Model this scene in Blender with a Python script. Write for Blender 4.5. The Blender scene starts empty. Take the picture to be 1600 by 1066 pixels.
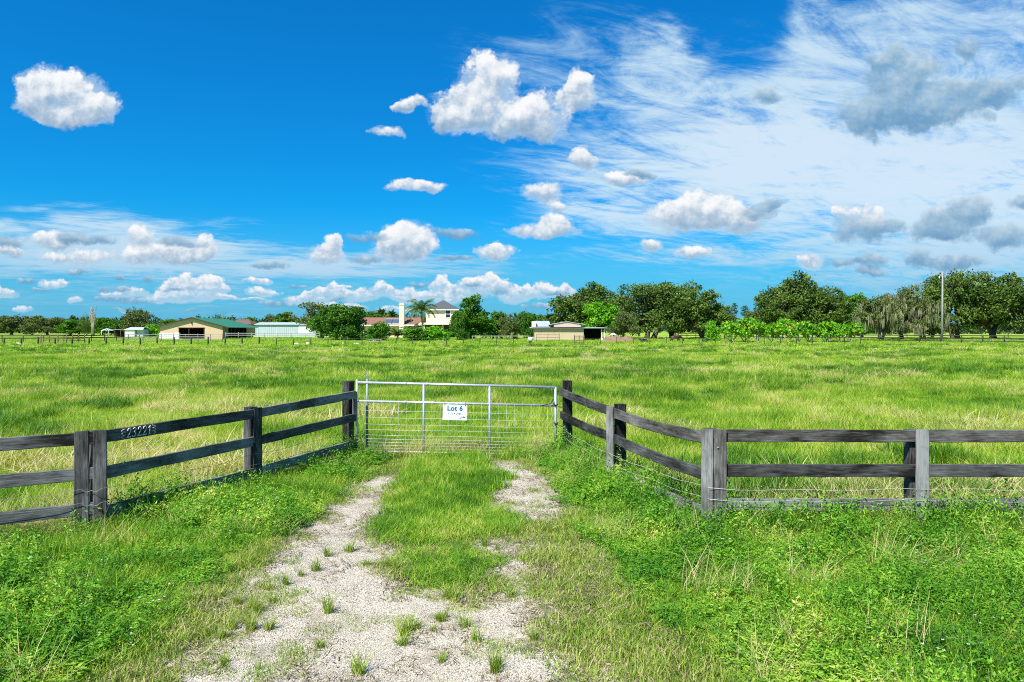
import bpy, math, random
import numpy as np
from mathutils import Vector, Matrix
R = math.radians
SC = bpy.context.scene
COL = SC.collection

# ------------------------------------------------------------------ camera, exposure
CAM_H = 2.42            # the photograph was taken from about 2.4 m
FPX, CX, HOR = 1110.0, 800.0, 513.0     # focal length, centre and horizon of the 1600 px photograph
cam = bpy.data.cameras.new('camera'); camo = bpy.data.objects.new('camera', cam); COL.objects.link(camo)
camo.location = (0, 0, CAM_H); camo.rotation_euler = (R(90), 0, 0)
cam.sensor_width = 36; cam.lens = 36 * FPX / 1600; cam.shift_y = -20 / 1600
cam.clip_start = 0.05; cam.clip_end = 9000
SC.camera = camo
SC.view_settings.view_transform = 'Standard'
SC.view_settings.look = 'None'
EXPO = 0.95
SC.view_settings.exposure = EXPO
SC.view_settings.gamma = 1
SC.cycles.use_denoising = False
SC.cycles.pixel_filter_type = 'BLACKMAN_HARRIS'; SC.cycles.filter_width = 1.05
SC.cycles.max_bounces = 6; SC.cycles.diffuse_bounces = 3; SC.cycles.transmission_bounces = 4
SC.cycles.use_adaptive_sampling = True

def at(px, Y):           # world X of a photograph column at distance Y
    return (px - CX) / FPX * Y
def zh(py, Y):           # world height of a photograph row at distance Y
    return CAM_H + (HOR - py) / FPX * Y
def gnd(px, py):         # point of the ground seen at a pixel
    Y = CAM_H * FPX / (py - HOR)
    return ((px - CX) / FPX * Y, Y)

# ------------------------------------------------------------------ node helpers
class NT:
    def __init__(s, nt): s.nt = nt
    def n(s, typ, ins=None, **kw):
        nd = s.nt.nodes.new(typ)
        for k, v in kw.items(): setattr(nd, k, v)
        for k, v in (ins or {}).items():
            sock = nd.inputs[k]
            if hasattr(v, 'is_output') or isinstance(v, bpy.types.NodeSocket): s.nt.links.new(v, sock)
            else: sock.default_value = v
        return nd
    def m(s, op, a, b=None, c=None, clamp=False):
        ins = {0: a}
        if b is not None: ins[1] = b
        if c is not None: ins[2] = c
        return s.n('ShaderNodeMath', ins, operation=op, use_clamp=clamp).outputs[0]
    def v(s, op, a, b=None, c=None):
        ins = {0: a}
        if b is not None: ins[1] = b
        if c is not None: ins[2] = c
        nd = s.n('ShaderNodeVectorMath', ins, operation=op)
        return nd.outputs['Value'] if op in ('DOT_PRODUCT', 'LENGTH') else nd.outputs[0]
    def ramp(s, fac, stops, interp='LINEAR'):
        nd = s.n('ShaderNodeValToRGB', {0: fac}); cr = nd.color_ramp; cr.interpolation = interp
        while len(cr.elements) < len(stops): cr.elements.new(0.5)
        for e, (p, c) in zip(cr.elements, stops):
            e.position = p; e.color = (c[0], c[1], c[2], 1) if hasattr(c, '__len__') else (c, c, c, 1)
        return nd.outputs[0]
    def mix(s, f, a, b, blend='MIX'):
        nd = s.nt.nodes.new('ShaderNodeMix'); nd.data_type = 'RGBA'; nd.blend_type = blend
        for k, v in ((0, f), (6, a), (7, b)):
            if isinstance(v, bpy.types.NodeSocket): s.nt.links.new(v, nd.inputs[k])
            else: nd.inputs[k].default_value = v if k == 0 else (v[0], v[1], v[2], 1)
        return nd.outputs[2]
    def noise(s, vec, scale, detail=3, rough=0.5, dist=0.0, col=False):
        nd = s.n('ShaderNodeTexNoise', {'Vector': vec, 'Scale': scale, 'Detail': detail, 'Roughness': rough, 'Distortion': dist})
        return nd.outputs['Color' if col else 'Fac']
    def mr(s, v, a, b, c=0.0, d=1.0, smooth=False):
        nd = s.n('ShaderNodeMapRange', {0: v, 1: a, 2: b, 3: c, 4: d}, interpolation_type='SMOOTHSTEP' if smooth else 'LINEAR')
        return nd.outputs[0]

def s2l(r, g, b):        # display colour 0..255 to linear
    f = lambda c: (c / 255 / 12.92) if c / 255 <= 0.04045 else ((c / 255 + 0.055) / 1.055) ** 2.4
    return (f(r), f(g), f(b))

# ------------------------------------------------------------------ world: Nishita sky with clouds, and the sun
SUN_EL, SUN_AZ = 52.0, 214.0      # azimuth measured clockwise from +Y: the sun stands behind and left of the camera
sd = Vector((math.sin(R(SUN_AZ)) * math.cos(R(SUN_EL)), math.cos(R(SUN_AZ)) * math.cos(R(SUN_EL)), math.sin(R(SUN_EL))))
sun = bpy.data.lights.new('sun', 'SUN'); suno = bpy.data.objects.new('sun', sun); COL.objects.link(suno)
sun.energy = 4.6; sun.angle = R(0.5); sun.color = (1.0, 0.955, 0.88)
suno.rotation_euler = sd.to_track_quat('Z', 'Y').to_euler()

W = bpy.data.worlds.new('World'); SC.world = W; W.use_nodes = True
def build_world():
    nt = W.node_tree
    for n_ in list(nt.nodes): nt.nodes.remove(n_)
    T = NT(nt)
    sky = T.n('ShaderNodeTexSky', sky_type='NISHITA', sun_disc=False, sun_elevation=R(SUN_EL), sun_rotation=R(SUN_AZ),
              air_density=1.0, dust_density=0.6, ozone_density=3.0, altitude=0)
    K = 2 ** EXPO
    sk = T.n('ShaderNodeHueSaturation', {'Saturation': 1.30, 'Value': 1.0, 'Color': sky.outputs[0]}).outputs[0]
    sk = T.v('MULTIPLY', sk, (0.085 * 0.16, 0.085 * 0.90, 0.085 * 1.34))
    sk = T.n('ShaderNodeGamma', {'Color': T.v('MAXIMUM', sk, (0.0, 0.0, 0.0)), 'Gamma': 0.82}).outputs[0]
    sk = T.v('MULTIPLY', sk, (0.12, 0.575, 0.65))
    d = T.n('ShaderNodeTexCoord').outputs['Generated']
    sep = T.n('ShaderNodeSeparateXYZ', {0: d})
    dx, dy, dz = sep.outputs
    ys = T.m('MAXIMUM', dy, 0.05)
    u = T.m('DIVIDE', dx, ys); v = T.m('DIVIDE', dz, ys)
    front = T.mr(dy, 0.08, 0.2)
    p = T.n('ShaderNodeCombineXYZ', {0: u, 1: v, 2: 0.0}).outputs[0]
    vpos = T.m('MAXIMUM', v, 0.0)
    # ---- high thin cloud: streaks on a plane far above
    zz = T.m('ADD', T.m('MAXIMUM', dz, 0.0), 0.10)
    q = T.n('ShaderNodeCombineXYZ', {0: T.m('DIVIDE', dx, zz), 1: T.m('DIVIDE', dy, zz), 2: 0.0}).outputs[0]
    qr = T.n('ShaderNodeMapping', {'Vector': T.n('ShaderNodeMapping', {'Vector': q, 'Rotation': (0, 0, R(-33))}).outputs[0], 'Scale': (0.75, 2.0, 1)}).outputs[0]
    s3 = T.noise(q, 2.2, 7, 0.64, 0.8)
    s1 = T.noise(qr, 2.5, 10, 0.72, 1.3)
    s2 = T.noise(T.n('ShaderNodeMapping', {'Vector': q, 'Rotation': (0, 0, R(-12)), 'Scale': (0.9, 2.2, 1)}).outputs[0], 2.6, 9, 0.72, 0.8)
    st = T.m('ADD', T.m('MULTIPLY', s1, 0.45), T.m('ADD', T.m('MULTIPLY', s2, 0.25), T.m('MULTIPLY', s3, 0.30)))
    def soft(px, py, rx, ry, k):
        w = T.v('MULTIPLY_ADD', pw0, (FPX / rx, FPX / ry, 0), (-(px - CX) / rx, -(HOR - py) / ry, 0))
        return T.m('MULTIPLY', T.mr(T.v('DOT_PRODUCT', w, w), 0.0, 1.0, 1.0, 0.0, True), k)
    wn0 = T.noise(p, 3.5, 4, 0.55, 0, True)
    pw0 = T.v('MULTIPLY_ADD', T.v('SUBTRACT', wn0, (0.5, 0.5, 0.5)), (0.10, 0.06, 0), p)
    cir = None
    for e in [(1500, 130, 560, 330, 1.0), (1330, 330, 560, 190, 0.75), (1010, 250, 330, 120, 0.70), (950, 90, 300, 120, 0.62),
              (1130, 110, 240, 150, 0.25), (1600, 420, 420, 130, 0.55), (40, 375, 440, 62, 1.15), (330, 402, 360, 44, 0.85),
              (620, 412, 300, 28, 0.75), (300, 455, 700, 60, 0.6), (370, 344, 60, 14, 0.5), (90, 318, 120, 9, 0.5), (900, 345, 240, 40, 0.3),
              (1050, 395, 330, 22, 0.35)]:
        c = soft(*e); cir = c if cir is None else T.m('ADD', cir, c)
    gap = soft(1145, 45, 110, 110, 0.85)
    cir = T.m('SUBTRACT', cir, gap)
    ca = T.m('MULTIPLY', T.mr(T.m('ADD', T.m('MULTIPLY', cir, 0.62), T.m('MULTIPLY', T.m('SUBTRACT', st, 0.5), 4.2)), 0.08, 0.92, 0.0, 1.0, True), T.m('MINIMUM', T.m('MULTIPLY', cir, 1.15), 0.88))
    back = T.m('SUBTRACT', 1.0, front)
    cb = T.m('MULTIPLY', T.mr(s1, 0.5, 0.75, 0.0, 0.8, True), back)
    ca = T.m('MAXIMUM', T.m('MULTIPLY', ca, front), cb, clamp=True)
    cc = [c / K for c in s2l(168, 218, 244)]
    cw = [c / K for c in s2l(222, 239, 250)]
    ccol = T.mix(T.mr(T.m('ADD', cir, T.m('MULTIPLY', st, 3.4)), 1.9, 3.3), cc, cw)
    col = T.mix(ca, sk, ccol)
    # ---- pale air low over the horizon
    hz = T.mr(T.m('ABSOLUTE', dz), 0.0, 0.17, 0.72, 0.0, True)
    col = T.mix(hz, col, [c / K for c in s2l(112, 186, 228)])
    # ---- cumulus: warped blobs with ragged, billowing edges
    k1 = T.mr(vpos, 0.0, 0.4, 0.010, 0.075)
    na = T.noise(p, 9.0, 5, 0.6, 0, True); nb = T.noise(p, 38.0, 4, 0.6, 0, True)
    nav = T.v('SUBTRACT', na, (0.5, 0.5, 0.5)); nbv = T.v('SUBTRACT', nb, (0.5, 0.5, 0.5))
    ksc = T.n('ShaderNodeCombineXYZ', {0: k1, 1: k1, 2: 0.0}).outputs[0]
    pw = T.v('ADD', p, T.v('MULTIPLY', nav, T.v('MULTIPLY', ksc, (1.5, 1.2, 0))))
    pw = T.v('MULTIPLY_ADD', nbv, (0.020, 0.015, 0), pw)
    def field(lst):
        S = None; A = (0, 0, 0)
        for (px, py, rx, ry) in lst:
            kk = 1.42 if py < 430 else 1.2
            rx *= kk; ry *= kk
            w = T.v('MULTIPLY_ADD', pw, (FPX / rx, FPX / ry, 0), (-(px - CX) / rx, -(HOR - py) / ry, 0))
            dd = T.m('MAXIMUM', T.m('SUBTRACT', 1.0, T.v('DOT_PRODUCT', w, w)), 0.0)
            sc_ = T.n('ShaderNodeVectorMath', {0: w, 'Scale': dd}, operation='SCALE').outputs[0]
            A = sc_ if S is None else T.v('ADD', A, sc_)
            S = dd if S is None else T.m('ADD', S, dd)
        return S, A
    def billow(vec):
        a_ = T.noise(vec, 26.0, 7, 0.62); b_ = T.noise(vec, 95.0, 5, 0.62)
        f_ = T.mr(vpos, 0.03, 0.16)
        return T.m('ADD', T.m('MULTIPLY', a_, f_), T.m('MULTIPLY', b_, T.m('SUBTRACT', 1.0, f_)))
    b0 = billow(p)
    b1 = billow(T.v('ADD', p, (-0.006, 0.010, 0)))
    rel = T.m('SUBTRACT', b0, b1)
    white = [(78, 128, 42, 30), (108, 150, 52, 36), (145, 158, 36, 20), (60, 152, 32, 26), (95, 178, 34, 18),
        (760, 128, 44, 38), (728, 168, 44, 34), (790, 185, 62, 32), (845, 178, 36, 34), (765, 100, 20, 16), (700, 172, 18, 24), (903, 141, 26, 26), (896, 125, 14, 12),
        (650, 290, 38, 9), (636, 287, 16, 8), (848, 362, 46, 11), (864, 350, 22, 16), (630, 388, 42, 22), (634, 370, 32, 18), (612, 378, 18, 14), (652, 384, 22, 16),
        (508, 398, 24, 13), (516, 384, 17, 13), (525, 379, 10, 9), (775, 396, 27, 9), (770, 391, 10, 7), (1060, 338, 42, 22), (1100, 328, 48, 25), (1145, 342, 48, 22),
        (222, 369, 22, 16), (250, 396, 72, 14), (318, 384, 18, 16), (290, 390, 40, 14), (80, 373, 42, 13), (120, 402, 46, 12), (15, 396, 26, 8),
        (1018, 381, 15, 10), (1082, 394, 23, 9), (1345, 340, 34, 22), (645, 162, 24, 10), (607, 205, 26, 8), (1266, 411, 19, 9),
        (86, 443, 20, 8), (205, 453, 24, 8), (290, 452, 44, 16), (325, 449, 30, 17), (260, 462, 40, 9), (310, 466, 60, 8), (410, 456, 28, 8), (405, 437, 22, 6),
        (470, 464, 26, 9), (515, 458, 34, 12), (560, 464, 34, 10), (600, 454, 22, 10), (640, 462, 36, 12), (700, 462, 40, 12), (745, 451, 34, 16), (772, 443, 20, 13), (690, 446, 18, 8),
        (800, 463, 26, 12), (832, 457, 28, 12), (850, 452, 16, 12), (878, 458, 24, 12), (10, 460, 22, 7), (910, 245, 20, 14), (850, 300, 26, 14), (870, 318, 12, 8), (965, 276, 34, 10)]
    grey = [(1390, 165, 70, 34), (1345, 185, 46, 18), (1450, 172, 80, 24), (1545, 140, 60, 15), (1410, 120, 46, 28), (1502, 78, 18, 24), (1380, 95, 26, 18), (1490, 150, 40, 20), (1360, 212, 14, 12),
        (1195, 147, 26, 12), (1352, 358, 46, 22), (1385, 352, 24, 10), (1495, 352, 52, 22), (1520, 325, 30, 20), (1455, 362, 34, 14), (1572, 368, 34, 18), (1590, 315, 17, 10),
        (1185, 332, 30, 14), (1200, 324, 24, 6), (1318, 413, 28, 7), (1364, 410, 20, 11), (1362, 426, 22, 6), (1442, 403, 22, 13), (1505, 408, 32, 10), (1480, 414, 26, 10), (1445, 448, 20, 6),
        (150, 375, 36, 7), (105, 366, 20, 9), (15, 383, 22, 9), (290, 378, 36, 6), (570, 372, 30, 7), (572, 405, 26, 7), (703, 368, 34, 8), (710, 406, 24, 4),
        (418, 411, 26, 5), (45, 440, 20, 5), (122, 425, 14, 4), (188, 434, 10, 4), (232, 435, 11, 6), (215, 466, 40, 4), (275, 452, 20, 4), (460, 444, 20, 3), (165, 453, 14, 5), (655, 442, 24, 5), (740, 446, 14, 4), (1000, 268, 22, 5)]
    rr = random.Random(8)
    for i in range(34):
        px = rr.uniform(-20, 890); py = rr.uniform(449, 486); k = rr.uniform(0.6, 1.5)
        (white if i % 3 else grey).append((px, py, rr.uniform(11, 30) * k, rr.uniform(3.0, 6.0) * k))
    for (px, py, w_) in [(275, 440, 9), (291, 434, 11), (306, 440, 8), (322, 436, 11), (338, 441, 9), (352, 452, 8), (258, 452, 8), (500, 452, 8), (520, 447, 10), (538, 455, 7), (568, 456, 8), (597, 446, 9), (612, 454, 7),
                         (640, 453, 9), (662, 458, 7), (692, 438, 10), (708, 452, 8), (733, 441, 10), (748, 437, 9), (766, 435, 12), (779, 445, 8), (805, 455, 8), (822, 449, 8), (838, 453, 7), (848, 446, 11), (866, 452, 8), (880, 450, 9), (474, 458, 8)]:
        white.append((px, py, w_ * 1.05, w_ * 0.95))
    Sw, Aw = field(white)
    Sg, Ag = field(grey)
    amp = T.m('MULTIPLY', T.m('SUBTRACT', b0, 0.5), 3.3)
    crisp = T.mr(T.m('DIVIDE', T.n('ShaderNodeSeparateXYZ', {0: Aw}).outputs[1], T.m('MAXIMUM', Sw, 0.05)), -0.25, 0.2, 0.1, 1.0, True)
    aw = T.m('MULTIPLY', T.m('ADD', T.m('MULTIPLY', T.mr(T.m('ADD', T.m('MINIMUM', Sw, 1.0), amp), 0.26, 0.78, 0.0, 0.98, True), crisp), T.m('MULTIPLY', T.mr(T.m('ADD', T.m('MINIMUM', Sw, 1.0), amp), 0.05, 1.05, 0.0, 0.95, True), T.m('SUBTRACT', 1.0, crisp))), T.mr(Sw, 0.0, 0.12))
    ag = T.m('MULTIPLY', T.mr(T.m('ADD', T.m('MINIMUM', Sg, 1.0), amp), 0.02, 1.05, 0.0, 0.92, True), T.mr(Sg, 0.0, 0.12))
    # the farthest cumulus sink into pale air at their feet
    lowk = T.mr(vpos, 0.045, 0.10)
    yw_ = T.m('DIVIDE', T.n('ShaderNodeSeparateXYZ', {0: Aw}).outputs[1], T.m('MAXIMUM', Sw, 0.05))
    foot = T.m('MAXIMUM', T.mr(yw_, -0.45, 0.25, 0.12, 1.0, True), lowk)
    aw = T.m('MULTIPLY', aw, foot)
    aw = T.m('MULTIPLY', aw, front); ag = T.m('MULTIPLY', ag, front)
    def yloc(A, S):
        return T.m('DIVIDE', T.n('ShaderNodeSeparateXYZ', {0: A}).outputs[1], T.m('MAXIMUM', S, 0.05))
    wisp = T.noise(T.v('MULTIPLY', pw, (1.0, 1.7, 1.0)), 20.0, 7, 0.72, 0.6)
    hw_ = T.mr(T.m('ADD', T.m('MINIMUM', Sw, 0.75), T.m('MULTIPLY', T.m('SUBTRACT', wisp, 0.5), 2.6)), 0.02, 0.75, 0.0, 0.62, True)
    hw_ = T.m('MULTIPLY', T.m('MULTIPLY', hw_, T.mr(Sw, 0.0, 0.25)), front)
    lw = T.m('ADD', T.m('MULTIPLY_ADD', yloc(Aw, Sw), 0.60, 0.47), T.m('MULTIPLY', rel, 1.7))
    lg = T.m('ADD', T.m('MULTIPLY_ADD', yloc(Ag, Sg), 0.42, 0.50), T.m('MULTIPLY', rel, 1.1))
    sc = lambda *c: [x / K for x in s2l(*c)]
    wcol = T.ramp(lw, [(0.0, sc(140, 172, 202)), (0.32, sc(184, 203, 222)), (0.58, sc(226, 234, 242)), (0.85, sc(251, 252, 254))])
    gcol = T.ramp(lg, [(0.0, sc(88, 142, 186)), (0.4, sc(122, 166, 200)), (0.7, sc(168, 197, 218)), (1.0, sc(212, 226, 237))])
    # far cumulus keep a little of the air in front of them
    air = T.mr(vpos, 0.0, 0.075, 0.55, 0.0)
    wcol = T.mix(air, wcol, sc(120, 190, 230)); gcol = T.mix(air, gcol, sc(120, 190, 230))
    col = T.mix(hw_, col, sc(196, 220, 238))
    col = T.mix(aw, col, wcol)
    col = T.mix(ag, col, gcol)
    low = T.mr(dz, -0.02, 0.0)
    col = T.mix(low, (0.10, 0.16, 0.08), col)
    bg = T.n('ShaderNodeBackground', {'Color': col, 'Strength': 1.0})
    out = T.n('ShaderNodeOutputWorld', {'Surface': bg.outputs[0]})
    W.cycles.sampling_method = 'MANUAL'; W.cycles.sample_map_resolution = 512
build_world()

# ------------------------------------------------------------------ materials
def new_mat(name):
    m = bpy.data.materials.new(name); m.use_nodes = True
    for n_ in list(m.node_tree.nodes): m.node_tree.nodes.remove(n_)
    return m, NT(m.node_tree)
def finish(T, sh, disp=None):
    o = T.n('ShaderNodeOutputMaterial', {'Surface': sh})
def bump(T, h, dist, strength=1.0):
    return T.n('ShaderNodeBump', {'Height': h, 'Distance': dist, 'Strength': strength}).outputs[0]
def principled(T, col, rough=0.6, nrm=None, metal=0.0, spec=0.5):
    ins = {'Base Color': col if isinstance(col, bpy.types.NodeSocket) else (col[0], col[1], col[2], 1), 'Roughness': rough, 'Metallic': metal, 'Specular IOR Level': spec}
    if nrm is not None: ins['Normal'] = nrm
    return T.n('ShaderNodeBsdfPrincipled', ins).outputs[0]

def leaf_mat(name, stops, trans=0.4, world_scale=0.25, wamt=0.5, tamt=0.6, rough=0.45, spec=0.25, fine=2.5, famt=0.3, objamt=0.0):
    m, T = new_mat(name)
    tint = T.n('ShaderNodeAttribute', attribute_name='tint', attribute_type='GEOMETRY').outputs['Fac']
    pos = T.n('ShaderNodeNewGeometry').outputs['Position']
    n1 = T.m('SUBTRACT', T.noise(pos, world_scale, 3, 0.6), 0.5); n2 = T.m('SUBTRACT', T.noise(pos, fine, 2, 0.5), 0.5)
    f = T.m('MULTIPLY_ADD', n1, wamt * 2.6, T.m('MULTIPLY_ADD', T.m('SUBTRACT', tint, 0.5), tamt, 0.5))
    f = T.m('MULTIPLY_ADD', n2, famt * 2, f)
    if objamt:
        r = T.n('ShaderNodeObjectInfo').outputs['Random']
        f = T.m('MULTIPLY_ADD', T.m('SUBTRACT', r, 0.5), objamt, f)
    c = T.ramp(f, stops)
    pr = principled(T, c, rough, spec=spec)
    tc = T.mix(1.0, c, (1.25, 1.3, 0.5), 'MULTIPLY')
    tr = T.n('ShaderNodeBsdfTranslucent', {'Color': tc}).outputs[0]
    finish(T, T.n('ShaderNodeMixShader', {0: trans, 1: pr, 2: tr}).outputs[0])
    return m

MAT = {}
MAT['field'] = leaf_mat('field_grass', [(0.0, (0.04, 0.13, 0.009)), (0.26, (0.10, 0.25, 0.013)), (0.48, (0.235, 0.40, 0.020)), (0.70, (0.38, 0.50, 0.045)), (0.90, (0.58, 0.54, 0.17)), (1.0, (0.70, 0.58, 0.36))],
                        0.38, 0.16, 0.50, 0.55, fine=0.95, famt=0.62)
MAT['lush'] = leaf_mat('lush_grass', [(0.0, (0.035, 0.11, 0.008)), (0.3, (0.10, 0.26, 0.013)), (0.6, (0.23, 0.42, 0.022)), (0.84, (0.44, 0.52, 0.07)), (1.0, (0.64, 0.55, 0.24))],
                       0.38, 0.8, 0.5, 0.7, fine=3, famt=0.4)
MAT['weed'] = leaf_mat('weed_leaves', [(0.0, (0.022, 0.085, 0.009)), (0.3, (0.065, 0.215, 0.013)), (0.6, (0.155, 0.36, 0.022)), (0.85, (0.36, 0.50, 0.055)), (1.0, (0.60, 0.54, 0.18))],
                       0.33, 0.7, 0.5, 0.65, rough=0.45, spec=0.2, fine=3, famt=0.45)
MAT['short'] = leaf_mat('short_grass', [(0.0, (0.06, 0.14, 0.015)), (0.35, (0.14, 0.26, 0.02)), (0.62, (0.28, 0.39, 0.04)), (0.85, (0.45, 0.46, 0.13)), (1.0, (0.58, 0.50, 0.28))],
                        0.35, 1.1, 0.35, 0.7, fine=6, famt=0.3)
MAT['dry'] = leaf_mat('dry_grass', [(0.0, (0.16, 0.27, 0.03)), (0.3, (0.30, 0.36, 0.06)), (0.6, (0.50, 0.46, 0.15)), (1.0, (0.64, 0.54, 0.30))],
                      0.35, 0.8, 0.3, 0.9, fine=4, famt=0.25)

MAT['tussock'] = leaf_mat('tussock_grass', [(0.0, (0.03, 0.09, 0.008)), (0.4, (0.07, 0.20, 0.012)), (0.75, (0.15, 0.30, 0.02)), (1.0, (0.36, 0.40, 0.08))], 0.35, 0.5, 0.3, 0.7, fine=3, famt=0.3)

MAT['litter'] = leaf_mat('dead_litter', [(0.0, (0.07, 0.05, 0.03)), (0.4, (0.20, 0.155, 0.09)), (0.8, (0.38, 0.31, 0.19)), (1.0, (0.50, 0.43, 0.28))], 0.1, 1.0, 0.2, 0.9)
MAT['petal'] = leaf_mat('white_petals', [(0.0, (0.7, 0.7, 0.62)), (1.0, (0.8, 0.8, 0.76))], 0.2)
def tree_leaf(name, dark, mid, light, trans=0.25, **k):
    return leaf_mat(name, [(0.0, dark), (0.5, mid), (1.0, light)], trans, 0.35, 0.25, 0.9, rough=0.6, spec=0.12, fine=1.2, famt=0.25, **k)
MAT['oak'] = tree_leaf('oak_leaves', (0.022, 0.050, 0.009), (0.078, 0.145, 0.022), (0.23, 0.30, 0.065), 0.25)
MAT['olive'] = tree_leaf('olive_leaves', (0.045, 0.07, 0.018), (0.105, 0.150, 0.036), (0.23, 0.26, 0.085), 0.2)
MAT['moss'] = tree_leaf('moss_strands', (0.12, 0.14, 0.07), (0.23, 0.25, 0.13), (0.42, 0.42, 0.26), 0.25)
MAT['green'] = tree_leaf('green_leaves', (0.022, 0.085, 0.006), (0.07, 0.20, 0.012), (0.20, 0.38, 0.03), 0.25)
MAT['bright'] = tree_leaf('bright_leaves', (0.05, 0.19, 0.006), (0.11, 0.34, 0.012), (0.26, 0.50, 0.03), 0.3)
MAT['orchard'] = leaf_mat('orchard_leaves', [(0.0, (0.04, 0.17, 0.01)), (0.4, (0.12, 0.36, 0.012)), (0.75, (0.28, 0.50, 0.03)), (0.92, (0.50, 0.50, 0.06)), (1.0, (0.52, 0.24, 0.12))], 0.3, 0.35, 0.3, 0.8, fine=1.2, famt=0.35)
MAT['dense'] = tree_leaf('dense_leaves', (0.012, 0.055, 0.005), (0.045, 0.14, 0.012), (0.17, 0.33, 0.04), 0.2)
MAT['palm'] = tree_leaf('palm_fronds', (0.02, 0.055, 0.008), (0.065, 0.12, 0.02), (0.20, 0.23, 0.05), 0.2)
MAT['far'] = tree_leaf('far_leaves', (0.022, 0.05, 0.018), (0.05, 0.09, 0.03), (0.10, 0.15, 0.045), 0.1)

def bark(name, a, b, sc=6):
    m, T = new_mat(name)
    pos = T.n('ShaderNodeTexCoord').outputs['Object']
    mp = T.n('ShaderNodeMapping', {'Vector': pos, 'Scale': (1, 1, 0.2)}).outputs[0]
    n_ = T.noise(mp, sc, 5, 0.7)
    finish(T, principled(T, T.ramp(n_, [(0.3, a), (0.7, b)]), 0.9, bump(T, n_, 0.03), spec=0.1))
    return m
MAT['bark'] = bark('bark', (0.045, 0.035, 0.028), (0.16, 0.135, 0.11))
MAT['deadwood'] = bark('dead_wood', (0.22, 0.19, 0.15), (0.42, 0.36, 0.29))
MAT['palmbark'] = bark('palm_bark', (0.11, 0.085, 0.06), (0.28, 0.23, 0.17))

def board_mat(name, dark, lightc, worn):
    # weathered, once black-painted timber; the grain runs along local X
    m, T = new_mat(name)
    oc = T.n('ShaderNodeTexCoord').outputs['Object']
    rnd = T.n('ShaderNodeObjectInfo').outputs['Random']
    off = T.n('ShaderNodeCombineXYZ', {0: T.m('MULTIPLY', rnd, 37.0), 1: T.m('MULTIPLY', rnd, 11.0), 2: T.m('MULTIPLY', rnd, 23.0)}).outputs[0]
    o2 = T.v('ADD', oc, off)
    g1 = T.noise(T.n('ShaderNodeMapping', {'Vector': o2, 'Scale': (0.9, 9, 9)}).outputs[0], 5, 8, 0.68, 0.3)
    g2 = T.noise(T.n('ShaderNodeMapping', {'Vector': o2, 'Scale': (0.35, 26, 26)}).outputs[0], 6, 4, 0.7)
    bl = T.noise(o2, 2.2, 5, 0.6)
    f = T.m('ADD', T.m('MULTIPLY', g1, 0.55), T.m('ADD', T.m('MULTIPLY', g2, 0.3), T.m('MULTIPLY', bl, 0.35)))
    f = T.m('ADD', f, T.m('MULTIPLY_ADD', rnd, 0.14, worn - 0.09))
    f = T.m('ADD', f, T.m('MULTIPLY', T.m('SUBTRACT', T.noise(T.n('ShaderNodeMapping', {'Vector': o2, 'Scale': (1.0, 3, 3)}).outputs[0], 1.6, 4, 0.6), 0.5), 0.65))
    c = T.ramp(f, [(0.42, dark), (0.60, tuple(0.6 * a + 0.4 * b for a, b in zip(dark, lightc))), (0.78, lightc)])
    gre = T.mr(T.noise(o2, 7, 3), 0.6, 0.75, 0, 0.35)
    c = T.mix(gre, c, (0.055, 0.065, 0.04))
    h = T.m('ADD', T.m('MULTIPLY', g2, 0.7), T.m('MULTIPLY', g1, 0.6))
    finish(T, principled(T, c, 0.75, bump(T, h, 0.006, 0.9), spec=0.12))
    return m
MAT['board'] = board_mat('weathered_board', (0.016, 0.014, 0.012), (0.25, 0.24, 0.225), 0.0)
MAT['board_dark'] = board_mat('dark_board', (0.011, 0.010, 0.009), (0.17, 0.17, 0.17), -0.06)
MAT['board_grey'] = board_mat('grey_board', (0.035, 0.035, 0.034), (0.28, 0.28, 0.27), 0.04)

def plain(name, col, rough=0.6, metal=0.0, var=0.25, sc=3.0, spec=0.4, stretch=(1, 1, 1), stain=None):
    m, T = new_mat(name)
    oc = T.n('ShaderNodeTexCoord').outputs['Object']
    n_ = T.noise(T.n('ShaderNodeMapping', {'Vector': oc, 'Scale': stretch}).outputs[0], sc, 6, 0.65)
    lo = tuple(c * (1 - var) for c in col); hi = tuple(min(1, c * (1 + var * 0.6)) for c in col)
    c = T.ramp(n_, [(0.3, lo), (0.7, hi)])
    if stain: c = T.mix(T.mr(T.noise(oc, sc * 2.3, 5, 0.7), 0.58, 0.72), c, stain)
    finish(T, principled(T, c, rough, metal=metal, spec=spec))
    return m
MAT['galv'] = plain('galvanised_steel', (0.60, 0.63, 0.64), 0.42, 0.55, 0.2, 9, stain=(0.34, 0.30, 0.25))
MAT['wire'] = plain('wire', (0.62, 0.63, 0.60), 0.45, 0.3, 0.2, 9)
MAT['wiredark'] = plain('old_wire', (0.30, 0.29, 0.27), 0.5, 0.4, 0.3, 9)
MAT['chain'] = plain('chain_metal', (0.05, 0.05, 0.05), 0.5, 0.6)
MAT['pipe'] = plain('grey_pipe', (0.24, 0.28, 0.29), 0.5, 0.5)
MAT['signwhite'] = plain('sign_board', (0.80, 0.84, 0.84), 0.5, 0, 0.07, 8)
MAT['signblue'] = plain('sign_blue', (0.005, 0.14, 0.22), 0.5, 0, 0.1)
MAT['signgrey'] = plain('sign_grey', (0.06, 0.07, 0.10), 0.5, 0, 0.1)
MAT['brass'] = plain('number_metal', (0.66, 0.56, 0.50), 0.5, 0.0, 0.1)
MAT['tan'] = plain('tan_siding', (0.62, 0.44, 0.27), 0.7, 0, 0.08, 0.7, stretch=(6, 6, 0.3))
MAT['tan2'] = plain('tan_shed', (0.50, 0.385, 0.25), 0.7, 0, 0.1, 0.9, stretch=(6, 6, 0.3))
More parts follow.
